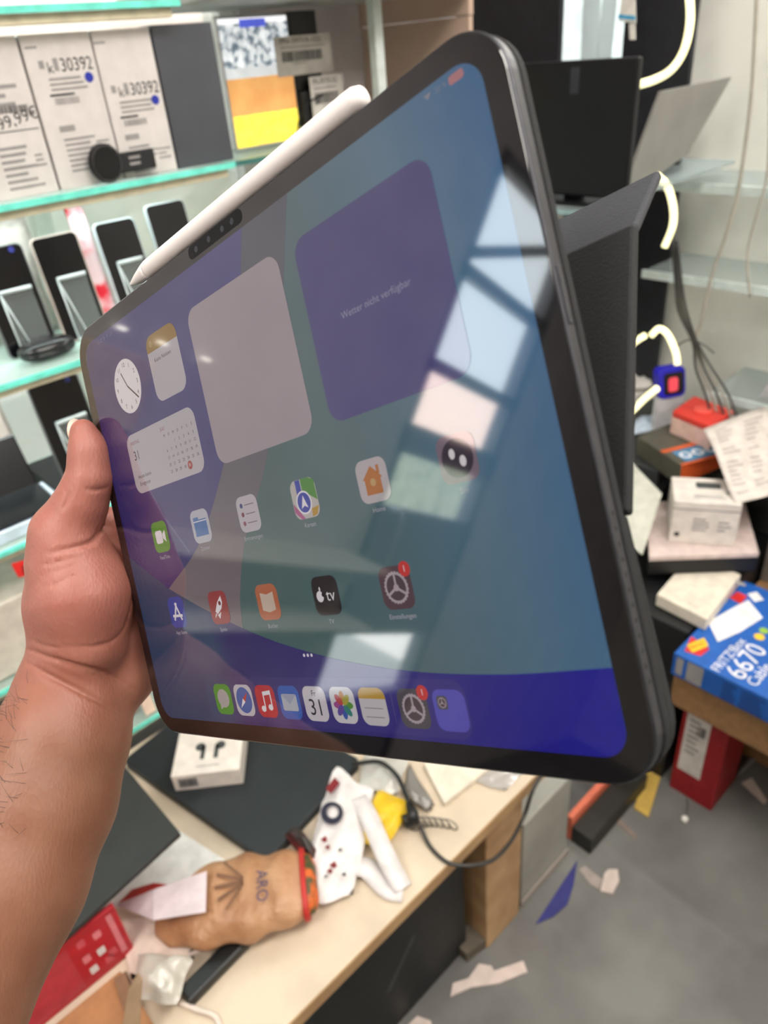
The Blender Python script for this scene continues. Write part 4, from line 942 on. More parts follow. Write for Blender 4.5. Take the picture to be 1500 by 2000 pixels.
lw = M('white_print', (236, 234, 236), .5); lr = M('red_print', (210, 40, 40), .5); ly = M('yellow_print', (244, 196, 40), .5)
def rp_(x, y): p = on_z(x, y, BZ); return (by1 - p[1], p[0] - bx0)
q.poly([rp_(*p) for p in ((1337, 1272), (1350, 1243), (1386, 1268), (1368, 1282))], lr); q.poly([rp_(*p) for p in ((1341, 1260), (1375, 1246), (1384, 1262), (1352, 1275))], ly, 1); q.text('FRITZ!', *rp_(1362, 1262), .011, lr, 2, rot=1.2)
q.text('FRITZ!Box', *rp_(1424, 1279), .026, lw, rot=math.pi / 2, width=.022, l=1) if 0 else q.text('FRITZ!Box', *rp_(1424, 1279), .026, lw, rot=math.pi / 2)
q.text('6670', *rp_(1459, 1292), .055, lw, rot=math.pi / 2); q.text('Cable', *rp_(1484, 1318), .030, lw, rot=math.pi / 2)
q.poly([rp_(*p) for p in ((1383, 1215), (1430, 1188), (1462, 1172), (1490, 1207), (1445, 1235), (1402, 1254))], lw); q.poly([rp_(*p) for p in ((1425, 1168), (1440, 1156), (1460, 1165), (1446, 1180))], lr, 1); q.poly([rp_(*p) for p in ((1460, 1160), (1478, 1156), (1492, 1172), (1474, 1176))], lw)
q.poly(disc(*rp_(1483, 1244), .010, 14), ly); q.poly(disc(*rp_(1492, 1232), .009, 14), M('green_print', (150, 190, 60), .5))
q.build('printed_top', fz)
q = Print((bx0, by1, .396), (0, -1, 0), (0, 0, 1), (-1, 0, 0)); q.rect(.008, .008, .022, .05, grey_ink); q.rect(.03, .004, .062, .052, grey_ink); q.lines(.10, .045, .03, 5, .009, M('navy_print', (24, 50, 110), .5)); q.lines(.135, .045, .05, 5, .009, M('navy_print', (24, 50, 110), .5)); q.build('printed_side', fz)
cr_w = M('cream_white_card', (226, 216, 200), .45)
t = thing('white_box', 'flat cream white box lying on the blue box', 'box', (1.33, .5, BZ))
c0 = on_z(1282, 1166, .475); c1 = on_z(1380, 1216, .475); c2 = on_z(1446, 1128, .475); c3 = c0 + c2 - c1
slab('carton_body', [V(*p[:2], BZ + .001) for p in (c0, c1, c2, c3)], (0, 0, .030), cr_w, t, .002)
q = Print((*c0[:2], BZ + .031), c1 - c0, c3 - c0, (0, 0, 1)); q.poly(disc(.10, .15, .012, 16, .006), grey_ink); q.lines(.06, .02, .03, 1, .004, grey_ink); q.build('printed_mark', t)
# pinkish flat box over a black slab, small white box on it
pz_ = .525
t = thing('flat_box', 'pinkish white flat carton with a black underside, under the small white box', 'box', (1.36, .5, .49))
a, b, c = on_z(1268, 1090, .53), on_z(1482, 1082, .53), on_z(1452, 975, .53); d = a + c - b
slab('black_base', [V(*p[:2], .486) for p in (a, b, c, d)], (0, 0, .035), M('black_slab', (18, 18, 20), .5), t); slab('white_top', [V(*p[:2], .5215) for p in (a, b, c, d)], (0, 0, .012), M('pinkish_white_card', (214, 196, 190), .5), t)
tz = .534
t = thing('earphone_box', 'small white box with a dark slot print, on the pinkish flat carton', 'box', (1.36, .5, tz))
a, b = on_z(1305, 1058, tz), on_z(1434, 1068, tz); e = nrm(b - a); dn = V(-e[1], e[0], 0); dn = dn if dn @ a > 0 else -dn
w_ = np.linalg.norm(b - a); box('carton_body', a, b - a, dn * .105, (0, 0, .105), M('clean_white_card', (224, 216, 208), .45), t, .002)
q = Print(a + V(0, 0, .105), e, dn, (0, 0, 1)); q.poly(rrect(w_ * .55, .072, w_ * .38, .026, .006), M('slate_print', (70, 74, 74), .5)); q.lines(w_ * .3, .03, w_ * .5, 2, .008, grey_ink); q.poly(disc(w_ * .85, .045, .008, 12), grey_ink); q.build('printed_top', t)
q = Print(a, e, V(0, 0, 1), -dn); q.rect(0, .085, w_, .088, grey_ink); q.lines(w_ * .32, .065, w_ * .28, 4, .009, grey_ink); q.lines(w_ * .7, .06, w_ * .2, 3, .010, grey_ink); q.poly(disc(w_ * .11, .022, .006, 12), ink); q.build('printed_front', t)
# stack behind: support, dark box with orange side, sheets
tag(abox('storage_box', 1.60, 1.84, .48, .93, .451, .60, M('grey_crate', (70, 72, 70), .5), bevel=.004), 'grey crate standing on the large black crate', 'crate')
ob = thing('game_box', 'dark olive box with an orange band and three blue printed pictures', 'box', (1.5, .66, .601))
a, b, c = on_z(1246, 850, .655), on_z(1332, 908, .655), on_z(1424, 868, .655); d = a + c - b
slab('carton_body', [V(*p[:2], .601) for p in (a, b, c, d)], (0, 0, .052), M('dark_olive_card', (82, 80, 70), .5), ob, .002)
ex, ey = b - a, d - a; L1, L2 = np.linalg.norm(ex), np.linalg.norm(ey)
q = Print((*a[:2], .653), ex, ey, (0, 0, 1)); org = M('orange_print', (214, 92, 42), .5)
q.rect(L1 * .52, 0, L1 * .60, L2, org); q.rect(L1 * .96, 0, L1, L2, org); q.rect(L1 * .62, L2 * .12, L1 * .94, L2 * .8, M('steel_blue_print', (70, 130, 170), .5)); q.rect(L1 * .1, L2 * .85, L1 * .5, L2, M('lime_print', (160, 196, 40), .5))
for k in range(3): q.poly(disc(L1 * .78, L2 * (.24 + .21 * k), L1 * .085, 18), lw, 1); q.poly(disc(L1 * .78, L2 * (.24 + .21 * k), L1 * .05, 18), M('steel_blue_print', (70, 130, 170), .5), 2)
q.build('printed_top', ob)
q = Print((*b[:2], .601), c - b, V(0, 0, 1), nrm(np.cross(c - b, V(0, 0, 1)))); q.rect(0, 0, np.linalg.norm(c - b), .050, org); q.build('orange_side', ob)
tag(slab('leaflet', [V(*on_z(x, y, .668)[:2], z) for x, y, z in ((1218, 858, .63), (1300, 915, .60), (1268, 985, .54), (1205, 960, .555))], (0, 0, .004), M('greenish_paper', (196, 196, 184), .6)), 'pale greenish leaflet sloping off the dark olive box', 'leaflet')
tag(slab('document_folder', [on_z(1185, 985, .53), on_z(1290, 925, .55), on_z(1312, 940, .55), on_z(1225, 1030, .53)], (0, 0, .006), M('dark_folder', (50, 50, 54), .5)), 'dark document folder tucked under the pale leaflet', 'folder')
rc = thing('red_box', 'small red lidded box with a pale side near the blue watch', 'box', (1.57, .68, .66))
a, b, c = on_z(1314, 800, .715), on_z(1392, 832, .715), on_z(1434, 800, .715); d = a + c - b
slab('carton_body', [V(*p[:2], .654) for p in (a, b, c, d)], (0, 0, .042), M('pale_pink_card', (226, 190, 180), .5), rc); slab('lid', [V(*p[:2], .6965) for p in (a, b, c, d)], (0, 0, .016), M('bright_red_card', (214, 58, 48), .45), rc, .003)
m0 = (a + c) / 2; v, f = prism([V(*(m0[:2] + .022 * V(math.cos(k), math.sin(k))), .7127) for k in np.linspace(0, 2 * math.pi, 20, endpoint=False)], (0, 0, .004)); mesh('button', v, f, M('coral_red', (232, 88, 76), .5), rc, bevel=.001)
tag(abox('storage_box', 1.475, 1.595, .71, .93, .451, .60, M('dark_grey_crate', (52, 54, 56), .5), bevel=.004), 'dark grey crate standing on the large black crate', 'crate')
# newspaper-like sheets
sh = thing('price_list', 'large printed white sheet lying over the box pile', 'paper', (1.5, .5, .69))
P_ = [on_z(1374, 838, .715), on_z(1436, 978, .645), on_z(1560, 962, .645), on_z(1560, 775, .715)]
n_ = 10; vs = []; fs = []
for i in range(n_ + 1):
    for j in range(n_ + 1):
        s, u = i / n_, j / n_; p = (P_[0] * (1 - s) + P_[1] * s) * (1 - u) + (P_[3] * (1 - s) + P_[2] * s) * u; vs.append(p + V(0, 0, .006 * math.sin(5 * s + 3 * u)))
for k in range(len(vs)): vs.append(vs[k] - V(0, 0, .0012))
N = (n_ + 1) ** 2
for i in range(n_):
    for j in range(n_):
        k = i * (n_ + 1) + j; fs += [(k, k + n_ + 1, k + n_ + 2, k + 1), (N + k, N + k + 1, N + k + n_ + 2, N + k + n_ + 1)]
rim = [i * (n_ + 1) for i in range(n_)] + [n_ * (n_ + 1) + j for j in range(n_)] + [i * (n_ + 1) + n_ for i in range(n_, 0, -1)] + [j for j in range(n_, 0, -1)]
fs += [(rim[k], rim[k] + N, rim[(k + 1) % len(rim)] + N, rim[(k + 1) % len(rim)]) for k in range(len(rim))]
mesh('sheet', vs, fs, M('newsprint_white', (214, 204, 196), .6), sh, smooth=True)
mb = MB()
for r in range(16):
    for blk in range(3):
        if random.random() < .3: continue
        s = .1 + r * .052; u0 = .08 + blk * .3; u1 = u0 + random.uniform(.1, .22)
        pp = lambda s_, u_: (P_[0] * (1 - s_) + P_[1] * s_) * (1 - u_) + (P_[3] * (1 - s_) + P_[2] * s_) * u_ + V(0, 0, .006 * math.sin(5 * s_ + 3 * u_) + .0012)
        mb.add([pp(s, u0), pp(s + .02, u0), pp(s + .02, u1), pp(s, u1)], [(0, 1, 2, 3)])
mb.build('printed_lines', [M('faded_print', (176, 166, 162), .6)], sh)
tag(abox('storage_box', 1.50, 1.80, .20, .447, .396, .625, M('grey_carton', (120, 112, 104), .6), bevel=.003), 'grey brown carton under the large printed sheet', 'carton')
# blue square watch
wa = thing('smart_watch', 'small blue square watch with a red lit screen on the box pile', 'watch', (1.54, .74, .66))
a = on_z(1288, 782, .705); b = on_z(1340, 772, .705); e = nrm(b - a); nn_ = V(-e[1], e[0], 0); nn_ = nn_ if nn_ @ a > 0 else -nn_
wd = np.linalg.norm(b - a)
up_ = nrm(V(0, 0, 1) + nn_ * .25); bl = M('blue_watch_case', (36, 32, 190), .35)
out = rrect(wd / 2, wd * .5, wd, wd, wd * .2); v, f = prism([a + e * p[0] + up_ * p[1] for p in out], nn_ * .028); mesh('case', v, f, bl, wa, bevel=.003)
q = Print(a, e, up_, -nn_); q.poly(rrect(wd / 2 + .003, wd * .48, wd * .74, wd * .74, wd * .12), M('watch_black', (22, 8, 16), .2)); q.poly(rrect(wd * .52, wd * .45, wd * .36, wd * .48, wd * .1), M('watch_red_glow', (214, 70, 84), .4, emit=.7), 1); q.build('watch_screen', wa)
box('stand_block', a + V(0, 0, -.104) + nn_ * .004, e * wd, nn_ * .02, (0, 0, .103), M('pale_plastic', (206, 206, 210), .4), wa, .002)
v, f = ellipsoid(on_z(1298, 812, .615), (.014, .012, .014)); tag(mesh('white_ball', v, f, white, smooth=True), 'small white rounded piece beside the red lidded box', 'piece')
tag(lumpy('plastic_bag', [on_z(1225, 770, .622), on_z(1275, 765, .622), on_z(1270, 740, .622), on_z(1222, 748, .622)], .03, bagw, seed=21, up=V(0, 0, 1)), 'small white plastic bag behind the slanting lit tube', 'bag')
tag(lumpy('cloth', [on_z(1222, 862, .602), on_z(1290, 845, .602), on_z(1300, 815, .602), on_z(1240, 830, .602)], .03, M('pale_blue_cloth', (196, 212, 230), .7), seed=22, up=V(0, 0, 1)), 'pale blue cloth on the box pile by the dark olive box', 'cloth')

# ================================================================== ON THE DESK
def on(x, y, z=DESK): return on_z(x, y, z)
# black laptop with the white box on it
L0 = on(520, 1683, DESK + .021); L0 = V(L0[0], L0[1], DESK)
eu = V(-.064, .347, 0) * 1.04; ev = V(.236, .036, 0)
lp = thing('laptop', 'closed black laptop on the desk carrying a white box', 'laptop', tuple(L0 + eu / 2 + ev / 2))
lap_m = M('matt_black_shell', (30, 36, 40), .5, bump=.1, bscale=700)
def rslab(name, o, a, b, z0, z1, r, mat, parent, bevel=.002):
    la, lb = np.linalg.norm(a), np.linalg.norm(b); ua, ub = a / la, b / lb
    pts = [o + ua * p[0] + ub * p[1] for p in rrect(la / 2, lb / 2, la, lb, r)]
    return slab(name, [V(p[0], p[1], z0) for p in pts], (0, 0, z1 - z0), mat, parent, bevel)
rslab('base', L0, eu, ev, DESK + .0035, DESK + .012, .012, lap_m, lp); rslab('lid', L0, eu, ev, DESK + .0128, DESK + .021, .012, lap_m, lp)
for i, (a, b) in enumerate(((.08, .1), (.92, .1), (.08, .9), (.92, .9))):
    p = L0 + eu * a + ev * b; abox('rubber_foot', p[0] - .008, p[0] + .008, p[1] - .008, p[1] + .008, DESK, DESK + .0034, black_pl, lp, bevel=0)
zl = DESK + .0213
a, b = on_z(343, 1546, zl), on_z(476, 1531, zl); e = nrm(b - a); dn = V(-e[1], e[0], 0); dn = dn if dn @ a > 0 else -dn; w_ = np.linalg.norm(b - a)
t = thing('earphone_box', 'white box with a dark mark on its lid, standing on the black laptop', 'box', tuple((a + b) / 2))
box('carton_body', a, b - a, dn * .10, (0, 0, .040), M('clean_white_card', (224, 216, 208), .45), t, .002)
q = Print(a + V(0, 0, .040), e, dn, (0, 0, 1)); dk_ = M('slate_print', (70, 74, 74), .5)
for cx0 in (.42, .62):
    q.poly([(w_ * cx0 - .004, .030), (w_ * cx0 + .004, .030), (w_ * cx0 + .004, .06), (w_ * cx0 - .004, .06)], dk_); q.poly(disc(w_ * cx0 + (.006 if cx0 > .5 else -.006), .058, .009, 14), dk_)
q.lines(w_ * .35, .016, w_ * .35, 1, .005, grey_ink); q.build('earbud_picture', t)
q = Print(a, e, V(0, 0, 1), -dn); q.rect(w_ * .08, .008, w_ * .36, .032, grey_ink); q.bars(w_ * .1, .012, w_ * .24, .016, dk_, 10, l=1); q.build('printed_front', t)
# red box with icons, dark laptop on it
rz = .492
c_tr = on_y(265, 1855, 1.0); br = on(265, 1857); yf = br[1]
t = thing('red_box', 'red box printed with pale icons and text, under the big black laptop', 'box', (br[0] - .2, yf, DESK))
tr = on_y(214, 1774, yf); rz = tr[2]
abox('carton_body', br[0] - .42, br[0], yf, yf + .22, DESK + .001, rz, red_card, t, bevel=.002)
q = Print((br[0], yf, DESK), (-1, 0, 0), (0, 0, 1), (0, -1, 0)); hh = rz - DESK; pk = M('pale_red_print', (226, 130, 142), .5); lw2 = M('white_print', (236, 234, 236), .5)
q.rect(.008, hh * .15, .016, hh * .92, pk)
for cx0, cy0, kk in ((.034, .75, 0), (.038, .45, 1), (.034, .22, 2), (.056, .8, 2), (.058, .5, 0), (.056, .25, 1), (.026, .3, 2)):
    q.poly(rrect(cx0, hh * cy0, .011, hh * .13, .002), [pk, lw2, M('mid_red_print', (206, 84, 98), .5)][kk])
for k in range(16): q.rect(.074, hh * (.10 + .05 * k), .165, hh * (.10 + .05 * k + .022), M('mid_red_print', (206, 84, 98), .5))
q.lines(.18, hh * .9, .05, 9, hh * .08, pk); q.lines(.24, hh * .9, .1, 11, hh * .08, pk); q.build('printed_front', t)
t = thing('laptop', 'big black laptop with a silver rim lying on the red box', 'laptop', (br[0] - .1, yf + .1, rz))
p0 = on_z(350, 1626, rz + .02); p1 = on_z(214, 1768, rz + .008)
x1_ = p0[0]
abox('base', x1_ - .50, br[0] + .004, yf + .004, yf + .30, rz + .0005, rz + .010, silver, t, bevel=.003)
pts = [on_z(352, 1626, rz + .02), on_z(60, 1893, rz + .02), on_z(-260, 1890, rz + .02), on_z(232, 1482, rz + .02)]
slab('lid', [V(p[0], p[1], rz + .0105) for p in pts], (0, 0, .010), M('charcoal_lid', (36, 38, 38), .55, bump=.1, bscale=700), t, .002)
# white sheet under the wrapper
tag(slab('paper_sheet', [V(*on(x, y)[:2], DESK + .0006) for x, y in ((330, 1610), (470, 1700), (400, 1760), (200, 1775))], (0, 0, .0008), M('clean_paper', (232, 232, 230), .6), bevel=0), 'clean white sheet between the black laptop and the sandwich bag', 'paper')
# sandwich bag
bag_m = M('brown_paper_bag', (190, 146, 110), .4, rgb2=(160, 112, 78), scale=12, bump=1.0, bscale=28)
sb = thing('sandwich_bag', 'long brown paper sandwich bag with red rim and printed letters', 'bag', tuple(on(450, 1800)))
zc = DESK + .036
A_ = on_z(300, 1788, zc); B_ = on_z(602, 1727, zc); axis = nrm(B_ - A_); sd_ = V(-axis[1], axis[0], 0); L = np.linalg.norm(B_ - A_)
def loft(name, stations, mat, parent, n=24, seed=0, amp=.003):
    r = np.random.default_rng(seed); ph = r.uniform(0, 6, 4); vs = []; fs = []
    for i, (s, hw, hh, lift) in enumerate(stations):
        c = A_ + axis * (s * L) + V(0, 0, lift)
        for k in range(n):
            a = 2 * math.pi * k / n; w_ = 1 + amp * 30 * math.sin(3 * a + ph[0] + 4 * s) * math.sin(9 * s + ph[1]) * .5
            vs.append(c + sd_ * hw * w_ * math.cos(a) + V(0, 0, hh * w_ * math.sin(a)))
    m = len(stations)
    fs = [(i * n + k, i * n + (k + 1) % n, (i + 1) * n + (k + 1) % n, (i + 1) * n + k) for i in range(m - 1) for k in range(n)] + [tuple(range(n))[::-1], tuple((m - 1) * n + k for k in range(n))]
    vs = np.array(vs); vs[:, 2] = np.maximum(vs[:, 2], DESK + .0016)
    return mesh(name, vs, fs, mat, parent, smooth=True)
loft('wrapper', [(s_, h_ * (1 + .07 * math.sin(23 * s_)), z_ * (1 + .1 * math.sin(31 * s_ + 1)), l_) for s_, h_, z_, l_ in [(.0 + k / 30 * .985, float(np.interp(k / 30, (0, .1, .25, .5, .8, 1), (.02, .042, .058, .068, .062, .050))), float(np.interp(k / 30, (0, .2, .5, 1), (.010, .026, .034, .030))), float(np.interp(k / 30, (0, .3), (-.02, 0)))) for k in range(31)]], bag_m, sb, seed=1)
loft('filling', [(.93, .044, .020, .004), (.985, .050, .022, .004), (1.03, .046, .020, .003), (1.06, .028, .013, 0)], M('orange_green_filling', (216, 104, 44), .5, rgb2=(70, 74, 40), scale=45, mask=(.42, .56)), sb, seed=2)
loft('red_rim', [(.962, .0585, .0315, 0), (.995, .0565, .030, 0)], M('red_print_paper', (188, 44, 40), .45), sb, seed=1)
q = Print(A_ + axis * (L * .72) + V(0, 0, .0385), sd_ * -1, axis, (0, 0, 1)); 
q.text('ARO', 0.012, .0, .024, M('navy_lettering', (58, 52, 90), .5), rot=0); q.build('lettering', sb)
q = Print(A_ + axis * (L * .40) + V(0, 0, .0368), axis, sd_, (0, 0, 1)); bro = M('dark_brown_print', (116, 78, 54), .5)
for k in range(5):
    a0 = -.9 + .42 * k; P1 = V(.055, .0); pts = [(.05 - .045 * math.cos(a0) * (1 + .0 * k), .05 * math.sin(a0)), (.05 - .004 * math.cos(a0), .006 * math.sin(a0)), (.05 - .004 * math.cos(a0), .006 * math.sin(a0) + .005), (.05 - .045 * math.cos(a0), .05 * math.sin(a0) + .006)]
    q.poly(pts, bro)
q.build('leaf_print', sb)
flp = [on_z(228, 1768, DESK + .03), on_z(300, 1798, DESK + .072), on_z(402, 1782, DESK + .080), on_z(404, 1702, DESK + .080), on_z(300, 1738, DESK + .07)]
slab('paper_flap', flp, (0, 0, .0012), M('pale_lilac_paper', (214, 198, 204), .55), sb, bevel=0)
slab('red_fold', [on_z(232, 1764, DESK + .015), on_z(330, 1728, DESK + .055), on_z(300, 1725, DESK + .04), on_z(258, 1738, DESK + .02)], (0, 0, .001), M('red_print_paper', (188, 44, 40), .45), sb, bevel=0)
# napkin and clear plastic below the bag
tag(lumpy('napkin', [on(238, 1800), on(258, 1915), on(420, 1850), on(345, 1786)], .012, M('napkin_paper', (222, 202, 190), .7, bump=.4, bscale=30), seed=11, up=V(0, 0, 1), amp=.004), 'crumpled pinkish napkin beneath the end of the sandwich bag', 'napkin')
tag(lumpy('clear_wrapper', [on(276, 1880), on(278, 1968), on(352, 1982), on(386, 1886)], .05, clear('crumpled_film', (224, 218, 206), .3, .12, .25), seed=12, up=V(0, 0, 1), amp=.006), 'crumpled clear plastic wrapper on the desk below the napkin', 'wrapper')
blk = M('black_stick_plastic', (16, 18, 20), .4)
pa, pb = on_z(488, 1842, DESK + .012), on_z(372, 1962, DESK + .012)
dd = nrm(pb - pa); nn2 = V(-dd[1], dd[0], 0)
tag(box('charger_bar', V(pa[0], pa[1], DESK + .0005) - nn2 * .0, pb - pa, nn2 * -.028, (0, 0, .018), blk, bevel=.004), 'black plastic bar lying beside the crumpled clear wrapper', 'bar')
tag(box('phone_case', V(*on(410, 1850)[:2], DESK + .0005), on(476, 1790) - on(410, 1850), V(-.03, .012, 0), (0, 0, .012), blk, bevel=.004), 'short black case beside the sandwich bag', 'case')
# open carton at the desk end
cb = thing('open_carton', 'small open brown carton with raised flaps below the red box', 'carton', tuple(on(150, 1990)))
cbm = M('carton_brown', (172, 122, 82), .75, var=.08)
a, b = on(262, 1868), on(285, 2010); 
x_r = on(232, 1905)
abox('carton_body', br[0] - .30, br[0] - .03, yf - .12, yf - .018, DESK + .001, DESK + .014, cbm, cb)
slab('flap', [on_z(222, 1912, DESK + .02), on_z(244, 1898, DESK + .02), on_z(262, 1945, DESK + .02), on_z(245, 1985, DESK + .015)], (.002, 0, 0), M('flap_brown', (138, 104, 78), .75), cb, bevel=0)
slab('flap', [on_z(238, 2010, DESK + .05), on_z(252, 1930, DESK + .09), on_z(268, 1902, DESK + .10), on_z(276, 1915, DESK + .10), on_z(272, 2010, DESK + .05)], (.002, .001, 0), M('flap_tan', (158, 132, 104), .75), cb, bevel=0)
tag(tube('white_cable', [on_z(x, y, DESK + .004) for x, y in ((352, 1958), (385, 1972), (420, 1985), (432, 2020))], .004, M('white_cable_rubber', (226, 212, 200), .5)), 'white cable leading off the desk near the clear wrapper', 'cable')
# carrier bag with handles
wbm = M('white_carrier_plastic', (226, 220, 220), .35, bump=.35, bscale=35)
cbag = thing('carrier_bag', 'white plastic carrier bag with handles and a dark ring print', 'bag', tuple(on(650, 1640)))
zb = DESK
body = [on_z(575, 1778, zb), on_z(692, 1766, zb), on_z(730, 1560, zb + .002), on_z(655, 1505, zb + .002)]
lumpy('bag_body', body, .035, wbm, cbag, seed=31, up=V(0, 0, 1), amp=.006, n=14)
def strip(name, px, wd, mat, parent, z=.01, th=.003):
    P = spline([on_z(x, y, DESK + h) for x, y, h in px], 6); T = np.gradient(P, axis=0); S = np.cross(T, [0, 0, 1.]); S /= np.linalg.norm(S, axis=1)[:, None] + 1e-9
    m = len(P); vs = np.concatenate([P - S * wd / 2, P + S * wd / 2, P - S * wd / 2 + V(0, 0, th), P + S * wd / 2 + V(0, 0, th)])
    fs = []
    for i in range(m - 1):
        a, b, c, d = i, i + m, i + 2 * m, i + 3 * m; fs += [(a, b, b + 1, a + 1), (c, c + 1, d + 1, d), (a, a + 1, c + 1, c), (b, d, d + 1, b + 1)]
    fs += [(0, 2 * m, 3 * m, m), (m - 1, 2 * m - 1, 4 * m - 1, 3 * m - 1)]
    return mesh(name, vs, fs, mat, parent, smooth=True)
strip('handle', [(700, 1560, .03), (722, 1600, .035), (748, 1660, .03), (775, 1715, .012), (788, 1738, .004)], .030, wbm, cbag)
strip('handle', [(788, 1742, .002), (758, 1735, .004), (722, 1700, .008), (690, 1690, .02)], .034, wbm, cbag)
zt_ = DESK + .042
def bp_(x, y): return on_z(x, y, zt_)
o_ = bp_(648, 1588); q = Print(o_, (1, 0, 0), (0, 1, 0), (0, 0, 1)); 
def loc(x, y): p = bp_(x, y) - o_; return (p[0], p[1])
ring_o = [(648 + 22 * math.cos(t), 1588 + 22 * math.sin(t)) for t in np.linspace(0, 2 * math.pi, 25)]; ring_i = [(650 + 12 * math.cos(t), 1586 + 12 * math.sin(t)) for t in np.linspace(0, 2 * math.pi, 25)]
nv_ = M('navy_ring_print', (30, 28, 50), .5); rd_ = M('dark_red_print', (120, 24, 30), .5)
for k in range(24): q.poly([loc(*ring_o[k]), loc(*ring_o[k + 1]), loc(*ring_i[k + 1]), loc(*ring_i[k])], nv_)
for x, y, r_, m_ in ((634, 1640, 8, rd_), (640, 1655, 6, rd_), (652, 1690, 9, rd_), (645, 1702, 7, rd_), (665, 1660, 5, nv_), (672, 1708, 5, nv_), (636, 1712, 4, nv_)): q.poly([loc(x - r_, y), loc(x, y + r_ * .8), loc(x + r_ * .7, y + 2), loc(x + 2, y - r_)], m_)
q.poly([loc(*p) for p in ((636, 1540), (654, 1518), (664, 1530), (646, 1552))], rd_)
q.build('bag_print', cbag)
tag(lumpy('dark_label', [on_z(560, 1650, DESK), on_z(612, 1708, DESK), on_z(630, 1690, DESK), on_z(585, 1632, DESK)], .05, M('dark_red_wrapper', (112, 30, 34), .4, rgb2=(48, 44, 42), scale=30, bump=.3, bscale=40), seed=33, up=V(0, 0, 1), amp=.003), 'dark red folded wrapper between the sandwich and the carrier bag', 'wrapper')
# yellow packet, clear film, black cable with plugs, coil
tag(lumpy('yellow_packet', [on(700, 1650), on(752, 1672), on(806, 1585), on(742, 1548)], .03, M('yellow_foil', (226, 186, 36), .35, bump=.4, bscale=40), seed=41, up=V(0, 0, 1), amp=.004), 'yellow foil packet behind the carrier bag handles', 'packet')
tag(lumpy('clear_film', [on(702, 1545), on(775, 1565), on(800, 1490), on(715, 1475)], .03, clear('soft_film', (214, 212, 206), .35, .12, .3), seed=42, up=V(0, 0, 1), amp=.005), 'clear film bag above the yellow packet', 'bag')
cbl = thing('charging_cable', 'black cable with thick plugs hanging over the desk edge', 'cable', tuple(on(800, 1600)))
tube('plug_lead', [on_z(x, y, DESK + h) for x, y, h in ((690, 1492, .03), (740, 1488, .04), (775, 1515, .04), (795, 1560, .035), (806, 1590, .03))], .004, blk, cbl)
v, f = tubev([on_z(798, 1568, DESK + .035), on_z(806, 1588, DESK + .03), on_z(806, 1606, DESK + .026)], [.006, .010, .011], 12); mesh('plug', v, f, blk, cbl, smooth=True)
v, f = tubev([on_z(788, 1606, DESK + .02), on_z(815, 1596, DESK + .02)], [.012, .012], 14); mesh('plug', v, f, blk, cbl, smooth=True, bevel=.002)
tube('lead', [on_z(820, 1612, DESK + .014), on_z(838, 1650, DESK + .004), on_z(862, 1676, DESK + .004), on_y(885, 1688, EY - .008), on_y(925, 1690, EY - .03), on_y(965, 1678, EY - .04), on_y(1000, 1640, EY - .03), on_y(1025, 1590, EY - .012), on_z(1040, 1545, DESK + .004), on_z(1065, 1500, DESK + .004)], .0034, M('dark_rubber', (56, 54, 52), .5), cbl)
hx = []
ca, cb_ = on_z(800, 1615, DESK + .012), on_z(888, 1612, DESK + .012)
for k in range(200):
    s = k / 199; a = s * 2 * math.pi * 9; bend = V(0, .012 * math.sin(math.pi * s), 0); hx.append(ca + (cb_ - ca) * s + bend + .011 * (V(0, 0, 1) * math.sin(a) + V(-.3, .95, 0) * math.cos(a)))
v, f = tubev(hx, .0012, 5); tag(mesh('coiled_cord', v, f, M('grey_cord', (120, 112, 104), .5), smooth=True), 'small grey coiled cord beside the yellow packet', 'cord')
tag(lumpy('wire_tangle', [on(800, 1500), on(850, 1580), on(835, 1595), on(785, 1560)], .02, clear('grey_film', (150, 146, 142), .4, .1, .3), seed=45, up=V(0, 0, 1), amp=.004), 'grey film scrap between the cable plugs and the white box', 'film')
tag(slab('white_box', [V(*on(x, y)[:2], DESK + .001) for x, y in ((828, 1500), (868, 1578), (960, 1505), (905, 1440))], (0, 0, .012), M('cream_white_card', (226, 216, 200), .45), bevel=.002), 'flat white box lying on the desk under the tablet', 'box')
tag(lumpy('bubble_wrap', [on(930, 1530), on(985, 1548), on(1030, 1505), on(975, 1485)], .008, clear('bubble_film', (214, 208, 204), .4, .15, .2), seed=46, up=V(0, 0, 1), amp=.003), 'small clear bubble film near the desk corner', 'film')
# ================================================================== UNDER AND BESIDE THE DESK
ub = thing('storage_box', 'big black box standing under the desk', 'box', (.4, .7, 0)); abox('carton_body', -.30, .565, .528, .98, 0.001, .30, M('black_board_box', (22, 24, 26), .5, var=.2), ub, bevel=.004)
q = Print((.42, .528, 0), (1, 0, 0), (0, 0, 1), (0, -1, 0)); sm_ = M('scuffed_grey', (58, 62, 64), .5); q.poly([(-.06, .14), (-.05, .135), (.02, .22), (.01, .225)], sm_); q.poly([(-.13, .05), (-.125, .05), (-.1, .10), (-.105, .10)], sm_); q.build('scuff_mark', ub)
tag(slab('foam_block', [V(*on_z(x, y, 0)[:2], .0005) for x, y in ((888, 1858), (912, 1880), (950, 1850), (915, 1818))], (0, 0, .03), M('mossy_brown_foam', (98, 90, 78), .8)), 'dirty brown foam block beside the foot of the wooden leg', 'foam block')
gp = thing('grey_crate', 'pale grey plastic panel box leaning by the wooden desk leg', 'crate', (.78, .56, 0)); abox('carton_body', .705, .86, .505, .60, 0.001, .26, M('pale_grey_plastic', (168, 168, 160), .5, rgb2=(150, 148, 140), scale=9), gp, bevel=.004); abox('foot_rail', .70, .865, .50, .504, .001, .02, M('grey_beige_board', (160, 150, 142), .6), gp, bevel=.001)
pk_ = on_z(1150, 1668, 0)
